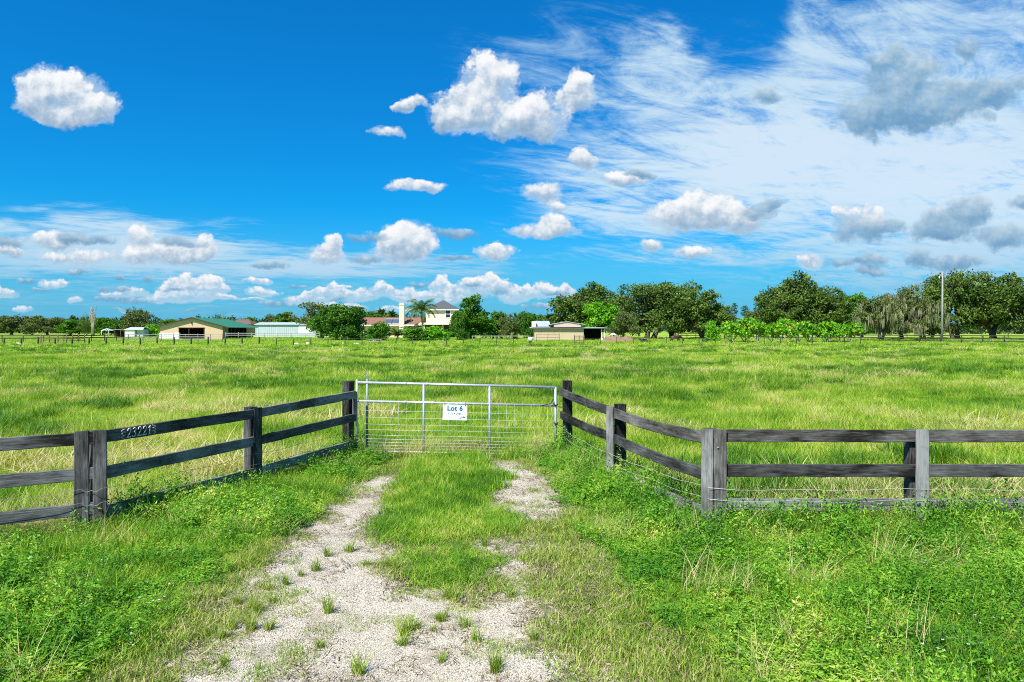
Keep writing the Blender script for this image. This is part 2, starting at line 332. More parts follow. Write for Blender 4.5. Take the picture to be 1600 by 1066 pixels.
MAT['pinktan'] = plain('pink_tan', (0.52, 0.37, 0.27), 0.7, 0, 0.08, 0.7, stretch=(6, 6, 0.3))
MAT['shaded_tan'] = plain('tan_siding_shaded', (0.34, 0.28, 0.15), 0.7, 0, 0.1, 0.9)  # darkened tan: shade on the barn's right side put into the colour
MAT['cream'] = plain('cream_stucco', (0.70, 0.61, 0.42), 0.8, 0, 0.05, 1)
MAT['white'] = plain('white_paint', (0.80, 0.80, 0.77), 0.6, 0, 0.08, 1.5)
MAT['dark'] = plain('shade_black', (0.012, 0.011, 0.010), 0.9, 0, 0.2)  # near-black colour stands in for the shade inside and beneath roofs
MAT['brown'] = plain('brown_trim', (0.055, 0.032, 0.02), 0.7, 0, 0.2)
MAT['rust'] = plain('rusty_brown', (0.16, 0.075, 0.04), 0.8, 0, 0.3)
MAT['glass'] = plain('window_glass', (0.02, 0.028, 0.035), 0.08, 0, 0.1, spec=0.8)
MAT['solar'] = plain('solar_glass', (0.10, 0.13, 0.18), 0.12, 0.2, 0.1, spec=0.8)
MAT['tile'] = plain('brown_shingle', (0.22, 0.115, 0.085), 0.95, 0, 0.22, 2.5, spec=0.05, stretch=(1, 1, 3))
MAT['browntile'] = plain('dark_brown_shingle', (0.14, 0.085, 0.07), 0.9, 0, 0.2, 2.5)
MAT['shingle'] = plain('grey_shingle', (0.085, 0.095, 0.10), 0.95, 0, 0.2, 2.5, spec=0.05, stretch=(1, 1, 3))
MAT['tin'] = plain('tin_roof', (0.42, 0.47, 0.50), 0.55, 0.2, 0.2, 1.2, stretch=(5, 0.5, 1))
MAT['tinwall'] = plain('tin_wall', (0.44, 0.52, 0.54), 0.5, 0.2, 0.18, 1.5, stretch=(4, 4, 0.25), stain=(0.60, 0.64, 0.62))
MAT['greenroof'] = plain('green_metal_roof', (0.045, 0.22, 0.15), 0.45, 0.1, 0.12, 1.0)
MAT['darkfence'] = plain('dark_rail', (0.035, 0.032, 0.028), 0.8, 0, 0.4, 5)
MAT['brownfence'] = plain('brown_rail', (0.13, 0.085, 0.055), 0.8, 0, 0.35, 4)
MAT['greyfence'] = plain('grey_rail', (0.30, 0.29, 0.27), 0.8, 0, 0.3, 4)
MAT['concrete'] = plain('concrete_pole', (0.27, 0.28, 0.27), 0.8, 0, 0.15, 3, stretch=(1, 1, 0.2))
MAT['rock'] = plain('pale_rock', (0.62, 0.58, 0.48), 0.9, 0, 0.2, 3)
MAT['hide_dark'] = plain('dark_hide', (0.018, 0.014, 0.012), 0.6, 0, 0.3, 3)
MAT['hide_brown'] = plain('brown_hide', (0.05, 0.022, 0.016), 0.6, 0, 0.3, 3)
MAT['hide_white'] = plain('white_hide', (0.72, 0.68, 0.58), 0.7, 0, 0.1, 3)
MAT['dirt'] = plain('red_dirt', (0.22, 0.135, 0.085), 0.95, 0, 0.35, 1.5, stain=(0.22, 0.12, 0.08))
MAT['pebble'] = leaf_mat('pebbles', [(0.0, (0.13, 0.11, 0.085)), (0.3, (0.38, 0.34, 0.28)), (0.6, (0.56, 0.52, 0.45)), (1.0, (0.74, 0.72, 0.68))], 0.0, 1.5, 0.15, 1.0, rough=0.85, spec=0.15, famt=0.1)

# ground: thatch and soil under the grass
def ground_mat():
    m, T = new_mat('meadow_ground')
    pos = T.n('ShaderNodeNewGeometry').outputs['Position']
    n1 = T.noise(pos, 0.06, 5, 0.6); n2 = T.noise(pos, 1.7, 6, 0.7)
    f = T.m('ADD', T.m('MULTIPLY', n1, 0.7), T.m('MULTIPLY', n2, 0.5))
    c = T.ramp(f, [(0.42, (0.10, 0.19, 0.02)), (0.58, (0.21, 0.33, 0.03)), (0.70, (0.30, 0.38, 0.06)), (0.82, (0.42, 0.40, 0.15))])
    n3 = T.noise(pos, 7, 6, 0.7)
    soil = T.ramp(n3, [(0.35, (0.075, 0.07, 0.04)), (0.55, (0.17, 0.16, 0.085)), (0.7, (0.30, 0.27, 0.19))])
    y = T.n('ShaderNodeSeparateXYZ', {0: pos}).outputs[1]
    c = T.mix(T.mr(y, 14, 34), soil, c)
    finish(T, principled(T, c, 0.95, bump(T, n3, 0.03), spec=0.1))
    return m
MAT['ground'] = ground_mat()
def gravel_mat():
    m, T = new_mat('gravel')
    pos = T.n('ShaderNodeNewGeometry').outputs['Position']
    vo = T.n('ShaderNodeTexVoronoi', {'Vector': pos, 'Scale': 120.0, 'Randomness': 1.0}, feature='F1')
    r = T.n('ShaderNodeSeparateXYZ', {0: vo.outputs['Color']}).outputs[0]
    big = T.noise(pos, 2.3, 6, 0.65); fine = T.noise(pos, 34, 4, 0.7)
    c = T.ramp(r, [(0.0, (0.25, 0.205, 0.145)), (0.35, (0.42, 0.37, 0.285)), (0.75, (0.53, 0.475, 0.38)), (1.0, (0.64, 0.59, 0.50))])
    c = T.mix(T.mr(big, 0.50, 0.70, 0, 0.6), c, (0.17, 0.15, 0.09))
    c = T.mix(T.mr(fine, 0.55, 0.72, 0, 0.5), c, (0.13, 0.11, 0.075))
    h = T.m('SUBTRACT', 1.0, vo.outputs['Distance'])
    finish(T, principled(T, c, 0.9, bump(T, T.m('ADD', h, fine), 0.006), spec=0.15))
    return m
MAT['gravel'] = gravel_mat()

# ------------------------------------------------------------------ tags and mesh helpers
def tag(o, label=None, cat=None, group=None, kind=None):
    if label: o['label'] = label
    if cat: o['category'] = cat
    if group: o['group'] = group
    if kind: o['kind'] = kind
    return o
def empty(name, loc, label, cat, group=None, rz=0):
    o = bpy.data.objects.new(name, None); COL.objects.link(o)
    o.location = loc; o.rotation_euler = (0, 0, rz); o.empty_display_size = 0.3
    return tag(o, label, cat, group)
def link_mesh(name, me, parent=None, loc=None, rot=None, link=True):
    o = bpy.data.objects.new(name, me)
    if link: COL.objects.link(o)
    if parent is not None: o.parent = parent
    if loc is not None: o.location = loc
    if rot is not None: o.rotation_euler = rot
    return o
def np_mesh(name, V, F, mat, tint=None, smooth=False):
    """V (n,3), F (m,k) all faces with k corners"""
    me = bpy.data.meshes.new(name)
    V = np.asarray(V, np.float32); F = np.asarray(F, np.int32); k = F.shape[1]
    me.vertices.add(len(V)); me.vertices.foreach_set('co', V.ravel())
    me.loops.add(F.size); me.loops.foreach_set('vertex_index', F.ravel())
    me.polygons.add(len(F)); me.polygons.foreach_set('loop_start', np.arange(0, F.size, k, dtype=np.int32))
    me.polygons.foreach_set('loop_total', np.full(len(F), k, np.int32))
    if smooth: me.polygons.foreach_set('use_smooth', np.ones(len(F), bool))
    if tint is not None:
        a = me.attributes.new('tint', 'FLOAT', 'POINT'); a.data.foreach_set('value', np.asarray(tint, np.float32))
    me.update(); me.validate()
    me.materials.append(mat)
    return me
class MB:
    def __init__(s): s.V = []; s.F = []; s.Sm = []
    def add(s, vs, fs, sm=False):
        b = len(s.V); s.V += [tuple(v) for v in vs]; s.F += [tuple(i + b for i in f) for f in fs]; s.Sm += [sm] * len(fs)
    def box(s, c, size, rz=0, M=None):
        hx, hy, hz = size[0] / 2, size[1] / 2, size[2] / 2
        vs = [Vector((x, y, z)) for z in (-hz, hz) for y in (-hy, hy) for x in (-hx, hx)]
        m = M if M is not None else Matrix.Rotation(rz, 3, 'Z')
        s.add([m @ v + Vector(c) for v in vs], [(0, 2, 3, 1), (4, 5, 7, 6), (0, 1, 5, 4), (1, 3, 7, 5), (3, 2, 6, 7), (2, 0, 4, 6)])
    def bar(s, a, b, w, h, up=(0, 0, 1)):
        a, b = Vector(a), Vector(b); d = (b - a); L = d.length; d.normalize()
        z = Vector(up); x = d; y = z.cross(x)
        if y.length < 1e-4: y = Vector((0, 1, 0)).cross(x)
        y.normalize(); z = x.cross(y)
        s.box((a + b) / 2, (L, w, h), M=Matrix((x, y, z)).transposed())
    def tube(s, pts, rad, n=8, caps=True):
        pts = [Vector(p) for p in pts]; m = len(pts)
        rad = rad if hasattr(rad, '__len__') else [rad] * m
        vs = []; prev = None
        for i, p in enumerate(pts):
            t = (pts[min(i + 1, m - 1)] - pts[max(i - 1, 0)]).normalized()
            if prev is None:
                a = Vector((0, 0, 1)) if abs(t.z) < 0.9 else Vector((1, 0, 0))
                prev = t.cross(a).normalized()
            else:
                prev = (prev - t * prev.dot(t)).normalized()
            b = t.cross(prev)
            for k in range(n):
                an = 2 * math.pi * k / n
                vs.append(p + (prev * math.cos(an) + b * math.sin(an)) * rad[i])
        fs = [(i * n + k, i * n + (k + 1) % n, (i + 1) * n + (k + 1) % n, (i + 1) * n + k) for i in range(m - 1) for k in range(n)]
        if caps: fs += [tuple(reversed(range(n))), tuple((m - 1) * n + k for k in range(n))]
        s.add(vs, fs, True)
    def poly(s, pts, th, axis):
        """a flat polygon given thickness th along axis vector"""
        ax = Vector(axis) * th; n = len(pts)
        P = [Vector(p) for p in pts]
        s.add(P + [p + ax for p in P], [tuple(range(n)), tuple(reversed(range(n, 2 * n)))] + [(i, i + n, (i + 1) % n + n, (i + 1) % n) for i in range(n)])
    def build(s, name, mat, parent=None, loc=None, rot=None):
        me = bpy.data.meshes.new(name); me.from_pydata(s.V, [], s.F)
        me.polygons.foreach_set('use_smooth', s.Sm); me.update()
        import bmesh
        bm = bmesh.new(); bm.from_mesh(me); bmesh.ops.recalc_face_normals(bm, faces=bm.faces); bm.to_mesh(me); bm.free()
        me.materials.append(MAT[mat] if isinstance(mat, str) else mat)
        return link_mesh(name, me, parent, loc, rot)
def copy_tree(o, parent=None):
    c = o.copy(); COL.objects.link(c); c.parent = parent
    for ch in list(o.children): copy_tree(ch, c)
    return c

# value noise for placing things
class VN:
    def __init__(s, seed): s.t = np.random.RandomState(seed).rand(256, 256)
    def __call__(s, x, y, sc):
        x = np.asarray(x, float) * sc + 1000.3; y = np.asarray(y, float) * sc + 1000.7
        xi = np.floor(x).astype(int); yi = np.floor(y).astype(int); fx = x - xi; fy = y - yi
        fx = fx * fx * (3 - 2 * fx); fy = fy * fy * (3 - 2 * fy)
        t = s.t; a = t[xi % 256, yi % 256]; b = t[(xi + 1) % 256, yi % 256]; c = t[xi % 256, (yi + 1) % 256]; d = t[(xi + 1) % 256, (yi + 1) % 256]
        return (a * (1 - fx) + b * fx) * (1 - fy) + (c * (1 - fx) + d * fx) * fy
vn1, vn2, vn3, vn4 = VN(1), VN(2), VN(3), VN(4)
def hgt(x, y):
    x = np.asarray(x, float); y = np.asarray(y, float)
    near = np.clip((60 - np.hypot(x, y)) / 30, 0, 1)
    return near * (0.07 * (vn1(x, y, 0.45) - 0.5) + 0.02 * (vn2(x, y, 1.3) - 0.5))
def hz(x, y): return float(hgt(x, y))

# ------------------------------------------------------------------ ground
def axis(fine, lim, step, far):
    a = list(np.arange(0, fine + 1e-6, step)); d = step
    while a[-1] < far: d *= 1.28; a.append(a[-1] + d)
    return a
xa = axis(14, 14, 0.16, 4000); xs = np.array([-v for v in reversed(xa[1:])] + xa)
yb = axis(3, 3, 0.16, 400); ya = axis(18, 18, 0.16, 6000)
ys_ = np.array([-v for v in reversed(yb[1:])] + ya)
GX, GY = np.meshgrid(xs, ys_); GZ = hgt(GX, GY)
nx, ny = len(xs), len(ys_)
ii = (np.arange(ny - 1)[:, None] * nx + np.arange(nx - 1)[None, :]).ravel()
g = link_mesh('meadow_ground', np_mesh('meadow_ground', np.stack([GX.ravel(), GY.ravel(), GZ.ravel()], 1), np.stack([ii, ii + 1, ii + nx + 1, ii + nx], 1), MAT['ground'], smooth=True))
tag(g, kind='structure')

# gravel wheel tracks
def poly_w(pts): return np.array([gnd(*p) for p in pts])
GP = [poly_w([(572, 742), (628, 742), (612, 775), (600, 815), (590, 850), (640, 870), (640, 905), (700, 925), (760, 915), (765, 870), (735, 852), (775, 842), (850, 850), (835, 900), (850, 960),
              (868, 1066), (860, 1180), (270, 1180), (285, 1066), (320, 990), (340, 935), (395, 880), (470, 840), (505, 795), (545, 760)]),
      poly_w([(764, 722), (822, 718), (852, 745), (892, 798), (895, 818), (830, 815), (762, 792), (768, 748)]),
      poly_w([(880, 846), (915, 852), (948, 886), (925, 890), (890, 868)]),
      poly_w([(880, 1046), (990, 1040), (1010, 1110), (860, 1110)])]
def pip(x, y, P):
    ins = np.zeros(x.shape, bool); n = len(P); j = n - 1
    for i in range(n):
        xi, yi = P[i]; xj, yj = P[j]
        c = ((yi > y) != (yj > y)) & (x < (xj - xi) * (y - yi) / (yj - yi + 1e-12) + xi)
        ins ^= c; j = i
    return ins
def gravel_at(x, y, w=0.22):
    x = np.asarray(x, float); y = np.asarray(y, float)
    xx = x + (vn1(x, y, 1.7) - 0.5) * w * 1.6 + (vn2(x, y, 6) - 0.5) * w
    yy = y + (vn3(x, y, 1.5) - 0.5) * w * 2.6 + (vn4(x, y, 5) - 0.5) * w * 1.6
    r = np.zeros(x.shape, bool)
    for P in GP: r |= pip(xx, yy, P)
    return r
st = 0.04
gx = np.arange(-4, 2.2, st); gy = np.arange(3.6, 13.4, st)
A, B = np.meshgrid(gx, gy); msk = gravel_at(A + st / 2, B + st / 2, 0.3)
idx = np.argwhere(msk)
nn = len(gx)
rs = np.random.RandomState(5)
jx = rs.uniform(-0.018, 0.018, A.shape); jy = rs.uniform(-0.018, 0.018, A.shape)
AX, BY = (A + jx), (B + jy)
V = np.stack([AX.ravel(), BY.ravel(), (hgt(AX, BY) + 0.007).ravel()], 1)
idx = idx[(idx[:, 0] < len(gy) - 1) & (idx[:, 1] < nn - 1)]
base = idx[:, 0] * nn + idx[:, 1]
F = np.stack([base, base + 1, base + nn + 1, base + nn], 1)
used = np.unique(F); remap = -np.ones(len(V), int); remap[used] = np.arange(len(used))
gr = link_mesh('gravel_track', np_mesh('gravel_track', V[used], remap[F], MAT['gravel'], smooth=True))
tag(gr, kind='structure')

# ------------------------------------------------------------------ scattered ground cover
def blades(rs, n, rad, hmin, hmax, w, lean=0.35, segs=3, dryf=0.1, curl=0.5, square=False):
    a = rs.uniform(0, 2 * np.pi, n); rr = rad * np.sqrt(rs.rand(n))
    if square: bx, by = rs.uniform(-rad, rad, n), rs.uniform(-rad, rad, n)
    else: bx, by = rr * np.cos(a), rr * np.sin(a)
    h = rs.uniform(hmin, hmax, n) * rs.uniform(0.7, 1.0, n)
    dr = rs.uniform(0, 2 * np.pi, n); ln = lean * rs.uniform(0.2, 1.3, n)
    fd = dr + np.pi / 2 + rs.uniform(-0.8, 0.8, n)
    ww = w * rs.uniform(0.6, 1.3, n)
    tint = np.where(rs.rand(n) < dryf, rs.uniform(0.85, 1.1, n), rs.uniform(0.1, 0.85, n))
    V = []; 
    for k in range(segs + 1):
        t = k / segs; z = h * (t - 0.25 * curl * t * t * ln); off = h * ln * (t ** 1.8)
        cx = bx + np.cos(dr) * off; cy = by + np.sin(dr) * off
        wk = ww * (1 - t ** 1.6) + 0.0004
        V.append(np.stack([cx - np.cos(fd) * wk / 2, cy - np.sin(fd) * wk / 2, z], 1))
        V.append(np.stack([cx + np.cos(fd) * wk / 2, cy + np.sin(fd) * wk / 2, z], 1))
    m = 2 * (segs + 1)
    V = np.stack(V, 1).reshape(-1, 3)
    b = (np.arange(n) * m)[:, None]
    F = np.concatenate([np.stack([b[:, 0] + 2 * k, b[:, 0] + 2 * k + 1, b[:, 0] + 2 * k + 3, b[:, 0] + 2 * k + 2], 1) for k in range(segs)])
    return V, F, np.repeat(tint, m)
def leaves(rs, n, pos, nrm, size, tint, asp=0.5):
    """n pointed leaves folded along their midrib: 6 verts, 2 quads"""
    d = rs.normal(size=(n, 3)); d -= nrm * np.sum(d * nrm, 1)[:, None]; d /= np.linalg.norm(d, axis=1)[:, None] + 1e-9
    s_ = np.cross(nrm, d); L = size[:, None]
    p = pos
    mid = p + d * L * 0.5 - nrm * L * 0.04
    V = np.stack([p, p + d * L * 0.38 + s_ * L * asp * 0.5, p + d * L, p + d * L * 0.38 - s_ * L * asp * 0.5], 1).reshape(-1, 3)
    b = np.arange(n) * 4
    F = np.stack([b, b + 1, b + 2, b + 3], 1)
    return V, F, np.repeat(tint, 4)
def join(parts):
    V = []; F = []; Tn = []; b = 0
    for v, f, t in parts: V.append(v); F.append(f + b); Tn.append(t); b += len(v)
    return np.concatenate(V), np.concatenate(F), np.concatenate(Tn)
def weed_patch(rs, n, rad, hmin, hmax, ls, per=16):
    parts = []
    a = rs.uniform(0, 2 * np.pi, n); rr = rad * np.sqrt(rs.rand(n)); h = rs.uniform(hmin, hmax, n)
    bx, by = rr * np.cos(a), rr * np.sin(a); dr = rs.uniform(0, 2 * np.pi, n); ln = rs.uniform(0, 0.5, n)
    N = n * per
    t = rs.uniform(0.15, 1.0, N) ** 0.7; k = np.repeat(np.arange(n), per)
    an = rs.uniform(0, 2 * np.pi, N); sp = ls * rs.uniform(0.2, 1.3, N)
    pos = np.stack([bx[k] + np.cos(dr[k]) * h[k] * ln[k] * t + np.cos(an) * sp, by[k] + np.sin(dr[k]) * h[k] * ln[k] * t + np.sin(an) * sp, h[k] * t], 1)
    nr = np.stack([np.cos(an) * 0.6, np.sin(an) * 0.6, np.ones(N)], 1) + rs.normal(size=(N, 3)) * 0.35; nr /= np.linalg.norm(nr, axis=1)[:, None]
    sz = ls * rs.uniform(0.6, 1.7, N)
    tn = np.repeat(rs.uniform(0.1, 0.9, n), per) * 0.5 + rs.uniform(0, 1, N) * 0.5
    parts.append(leaves(rs, N, pos, nr, sz, tn, 0.38))
    v, f, tt = blades(rs, n + 8, rad, hmin * 0.8, hmax * 1.15, 0.005, 0.5, 3, 0.25); parts.append((v, f, tt))
    return join(parts)
PROTO = {}
def proto(key, variants, mat):
    c = bpy.data.collections.new('cover_' + key)
    for i, (v, f, t) in enumerate(variants):
        me = np_mesh('%s_clump' % key, v, f, MAT[mat], t)
        o = bpy.data.objects.new('%s_clump_%02d' % (key, i), me); c.objects.link(o)
    PROTO[key] = (c, len(variants))
rs = np.random.RandomState(11)
proto('lush', [blades(rs, 130, 0.20, 0.09, 0.27, 0.0075, 0.7, 3, 0.07) for _ in range(5)], 'lush')
proto('weed', [weed_patch(rs, 24, 0.20, 0.06, 0.34, 0.020 + 0.006 * (q_ % 3), 20) for q_ in range(9)], 'weed')
proto('short', [blades(rs, 170, 0.18, 0.025, 0.085, 0.0065, 1.0, 2, 0.2) for _ in range(5)], 'short')
proto('dry', [blades(rs, 70, 0.22, 0.25, 0.62, 0.006, 1.0, 4, 0.55, 0.8) for _ in range(5)], 'dry')
proto('tuft', [blades(rs, 70, 0.045, 0.08, 0.24, 0.006, 0.9, 3, 0.25) for _ in range(5)], 'short')
proto('near', [blades(rs, 300, 0.42, 0.10, 0.40, 0.009, 0.85, 3, 0.16, 0.7) for _ in range(6)], 'field')
proto('mid', [blades(rs, 420, 0.8, 0.12, 0.42, 0.018, 0.9, 3, 0.16, 0.7, True) for _ in range(6)], 'field')
proto('far', [blades(rs, 520, 1.9, 0.10, 0.40, 0.05, 0.8, 2, 0.07, 0.7, True) for _ in range(6)], 'field')
def litter(rs):
    n = 55; a = rs.uniform(0, 6.283, n); r = 0.17 * np.sqrt(rs.rand(n)); L = rs.uniform(0.02, 0.09, n); w = rs.uniform(0.0015, 0.006, n); d = rs.uniform(0, 6.283, n)
    x, y = r * np.cos(a), r * np.sin(a); dx, dy = np.cos(d), np.sin(d); z0, z1 = rs.uniform(0.002, 0.012, n), rs.uniform(0.002, 0.03, n)
    V = np.stack([np.stack([x - dy * w, y + dx * w, z0], 1), np.stack([x + dy * w, y - dx * w, z0], 1), np.stack([x + dx * L + dy * w * .4, y + dy * L - dx * w * .4, z1], 1), np.stack([x + dx * L - dy * w * .4, y + dy * L + dx * w * .4, z1], 1)], 1).reshape(-1, 3)
    b = np.arange(n) * 4; return V, np.stack([b, b + 1, b + 2, b + 3], 1), np.repeat(rs.rand(n), 4)
proto('litter', [litter(rs) for _ in range(5)], 'litter')
def flowers(rs):
    n = 5; V = []; F = []; b = 0
    for i in range(n):
        x, y, h = rs.uniform(-.12, .12), rs.uniform(-.12, .12), rs.uniform(0.2, 0.38)
        for k in range(5):
            a = k * 1.2566 + i; s_ = 0.0065
            V += [(x, y, h), (x + math.cos(a - .4) * s_, y + math.sin(a - .4) * s_, h + .002), (x + math.cos(a) * s_ * 1.6, y + math.sin(a) * s_ * 1.6, h + .003), (x + math.cos(a + .4) * s_, y + math.sin(a + .4) * s_, h + .002)]; F.append((b, b + 1, b + 2, b + 3)); b += 4
    return np.array(V), np.array(F), np.full(len(V), 0.5)
proto('flower', [flowers(rs) for _ in range(4)], 'petal')
proto('tussock', [blades(rs, 150, 0.20, 0.18, 0.42, 0.014, 0.75, 3, 0.05, 0.7) for _ in range(5)], 'tussock')
proto('straw', [blades(rs, 120, 0.30, 0.12, 0.40, 0.012, 1.3, 3, 0.6, 0.9) for _ in range(5)], 'dry')
def stones(rs, n, rad, smin, smax):
    base_v = np.array([[1, 0, 0], [-1, 0, 0], [0, 1, 0], [0, -1, 0], [0, 0, 1], [0, 0, -1]], float)
    base_f = np.array([[0, 2, 4], [2, 1, 4], [1, 3, 4], [3, 0, 4], [2, 0, 5], [1, 2, 5], [3, 1, 5], [0, 3, 5]])
    a = rs.uniform(0, 2 * np.pi, n); rr = rad * np.sqrt(rs.rand(n)); s_ = rs.uniform(smin, smax, n)
    V = base_v[None] * rs.uniform(0.5, 1.2, (n, 6, 1)) * s_[:, None, None] * np.array([1, 1, 0.65])
    th = rs.uniform(0, 6.28, n); c, s2 = np.cos(th), np.sin(th)
    V = np.stack([V[..., 0] * c[:, None] - V[..., 1] * s2[:, None], V[..., 0] * s2[:, None] + V[..., 1] * c[:, None], V[..., 2]], 2)
    V += np.stack([rr * np.cos(a), rr * np.sin(a), s_ * 0.25], 1)[:, None, :]
    F = (base_f[None] + (np.arange(n) * 6)[:, None, None]).reshape(-1, 3)
    return V.reshape(-1, 3), F, np.repeat(rs.rand(n), 6)
proto('stone', [stones(rs, 80, 0.16, 0.0018, 0.006) for _ in range(5)], 'pebble')

def scatter(name, pts, key, label, cat, seed=0, smin=0.8, smax=1.25, zs=None, tilt=0.1):
    """one ground-cover object: clumps instanced on points"""
    rs = np.random.RandomState(seed); n = len(pts)
    me = bpy.data.meshes.new(name); me.vertices.add(n)
    me.vertices.foreach_set('co', np.asarray(pts, np.float32).ravel())
    def attr(nm, ty, data, f='value'):
        a = me.attributes.new(nm, ty, 'POINT'); a.data.foreach_set(f, data.ravel())
    attr('rot', 'FLOAT_VECTOR', np.stack([rs.uniform(-tilt, tilt, n), rs.uniform(-tilt, tilt, n), rs.uniform(0, 6.283, n)], 1).astype(np.float32), 'vector')
    s_ = rs.uniform(smin, smax, n)
    z_ = s_ if zs is None else s_ * zs
    attr('scl', 'FLOAT_VECTOR', np.stack([s_, s_, z_], 1).astype(np.float32), 'vector')
    col, nv = PROTO[key]
    attr('idx', 'INT', rs.randint(0, nv, n).astype(np.int32))
    me.update()
    o = link_mesh(name, me); tag(o, label, cat, kind='stuff')
    ng = bpy.data.node_groups.new(name, 'GeometryNodeTree')
    ng.interface.new_socket('Geometry', in_out='INPUT', socket_type='NodeSocketGeometry')
    ng.interface.new_socket('Geometry', in_out='OUTPUT', socket_type='NodeSocketGeometry')
    N, L = ng.nodes, ng.links
    gi = N.new('NodeGroupInput'); go = N.new('NodeGroupOutput')
    ci = N.new('GeometryNodeCollectionInfo'); ci.inputs['Collection'].default_value = col
    ci.inputs['Separate Children'].default_value = True; ci.inputs['Reset Children'].default_value = True
    ip = N.new('GeometryNodeInstanceOnPoints'); ip.inputs['Pick Instance'].default_value = True
    m2p = N.new('GeometryNodeMeshToPoints'); m2p.inputs['Radius'].default_value = 0.01
    def na(nm, ty):
        a = N.new('GeometryNodeInputNamedAttribute'); a.data_type = ty; a.inputs['Name'].default_value = nm
        return a.outputs['Attribute']
    L.new(gi.outputs[0], m2p.inputs['Mesh']); L.new(m2p.outputs[0], ip.inputs['Points']); L.new(ci.outputs[0], ip.inputs['Instance'])
    L.new(na('idx', 'INT'), ip.inputs['Instance Index']); L.new(na('rot', 'FLOAT_VECTOR'), ip.inputs['Rotation']); L.new(na('scl', 'FLOAT_VECTOR'), ip.inputs['Scale'])
    L.new(ip.outputs[0], go.inputs[0])
    md = o.modifiers.new('scatter', 'NODES'); md.node_group = ng
    return o

# fence line (X -> Y) used by the ground cover and the fences themselves
P = {'L3': (-6.95, 7.11), 'L2': (-4.89, 8.35), 'L1': (-3.92, 10.66), 'L0': (-3.02, 13.1), 'R0': (1.04, 13.25), 'R1': (1.62, 10.75), 'R2': (2.42, 8.5), 'R3': (4.83, 8.5), 'R4': (7.24, 8.5)}
FLX = [-40, -6.95, -4.89, -3.92, -3.02, 1.04, 1.62, 2.42, 40]
FLY = [-12.8, 7.11, 8.35, 10.66, 13.1, 13.25, 10.75, 8.5, 8.5]
def fence_y(x): return np.interp(x, FLX, FLY)

def grid_pts(x0, x1, y0, y1, sp, seed):
    rs = np.random.RandomState(seed)
    X, Y = np.meshgrid(np.arange(x0, x1, sp), np.arange(y0, y1, sp))
    X = X.ravel() + rs.uniform(-sp / 2, sp / 2, X.size); Y = Y.ravel() + rs.uniform(-sp / 2, sp / 2, Y.size)
    k = np.abs(X) < 0.80 * Y + 1.6
    return X[k], Y[k], rs
def line_x(y, pts):      # boundary in photograph pixels -> x of the boundary at ground distance y
    w = sorted([gnd(*p)[::-1] for p in pts]); return np.interp(y, [a for a, b in w], [b for a, b in w])
RB = [(835, 722), (872, 790), (960, 862), (1075, 950), (1180, 1066), (1230, 1200)]      # right edge of the short grass
LB = [(612, 722), (560, 762), (480, 832), (400, 862), (330, 905), (250, 960), (150, 1066), (80, 1200)]   # left edge
LS = [(640, 722), (612, 800), (590, 850), (560, 900)]
def zones(X, Y):
    front = Y < fence_y(X) - 0.02
    gv = gravel_at(X, Y)
    n = vn3(X, Y, 1.1) - 0.5
    right = X > line_x(Y, RB) + n * 0.7
    left = X < line_x(Y, LB) + n * 0.6
    nearf = (fence_y(X) - Y) < 0.55
    centre = (Y > gnd(0, 835)[1] + n * 1.2) & (X > -1.65 + n * 0.4) & (X < 0.1 + n * 0.5)
    gp = gnd(690, 882); blob = ((X - gp[0]) / 0.52) ** 2 + ((Y - gp[1]) / 0.62) ** 2 < 1 + n
    return front, gv, right, left, nearf, centre, blob
z3 = lambda X, Y: np.stack([X, Y, hgt(X, Y)], 1)
# -- dense small clumps in front of the fence
X, Y, rs = grid_pts(-13, 13, 3.4, 13.6, 0.135, 21)
fr, gv, ri, le, nf, ce, bl = zones(X, Y)
n_l = vn2(X, Y, 0.7)
weed = fr & ~gv & (ri | le | (nf & ((X < -2.6) | (X > 0.85)))) & ~ce
wmix = np.where(ri, 0.62, 0.36) + (n_l - 0.5) * 1.5 + (vn1(X, Y, 2.5) - 0.5) * 0.6
isw = weed & (rs.rand(len(X)) < wmix)
hs = 0.35 + 0.75 * vn1(X, Y, 0.9) + 0.75 * vn4(X, Y, 2.6) ** 1.5 + 0.95 * np.exp(-((fence_y(X) - Y) / 0.45) ** 2) * rs.uniform(0.3, 1, len(X))
hs *= np.where((X < -4.7) & (fence_y(X) - Y < 0.7), 0.5, 1.0)
edge = np.clip(np.minimum(np.abs(X - line_x(Y, RB)), np.abs(X - line_x(Y, LB))) / 0.7, 0.45, 1)
hs *= np.where(weed, edge, 1)
scatter('verge_weeds', z3(X[isw], Y[isw]), 'weed', 'low leafy green weeds filling both verges in front of the fence', 'weeds', 1, 0.85, 1.2, hs[isw])
k = (weed & ~isw & (rs.rand(len(X)) < 0.85)) | ((ce | bl) & fr & ~gv & (rs.rand(len(X)) < 0.9))
hs2 = np.where(bl & ~ce, 0.4, np.where(ce, 0.5 + 0.55 * np.clip((Y - 8) / 5, 0, 1), hs))
scatter('verge_grass', z3(X[k], Y[k]), 'lush', 'bright green grass of the verges and the strip between the wheel tracks', 'grass', 2, 0.8, 1.15, hs2[k])
sh = fr & ~gv & ~weed & ~ce & ~bl & (rs.rand(len(X)) < 0.90)
scatter('short_grass', z3(X[sh], Y[sh]), 'short', 'short yellowish grass beside the gravel wheel tracks', 'grass', 3, 0.8, 1.3, 0.6 + 0.9 * vn4(X[sh], Y[sh], 2.0))
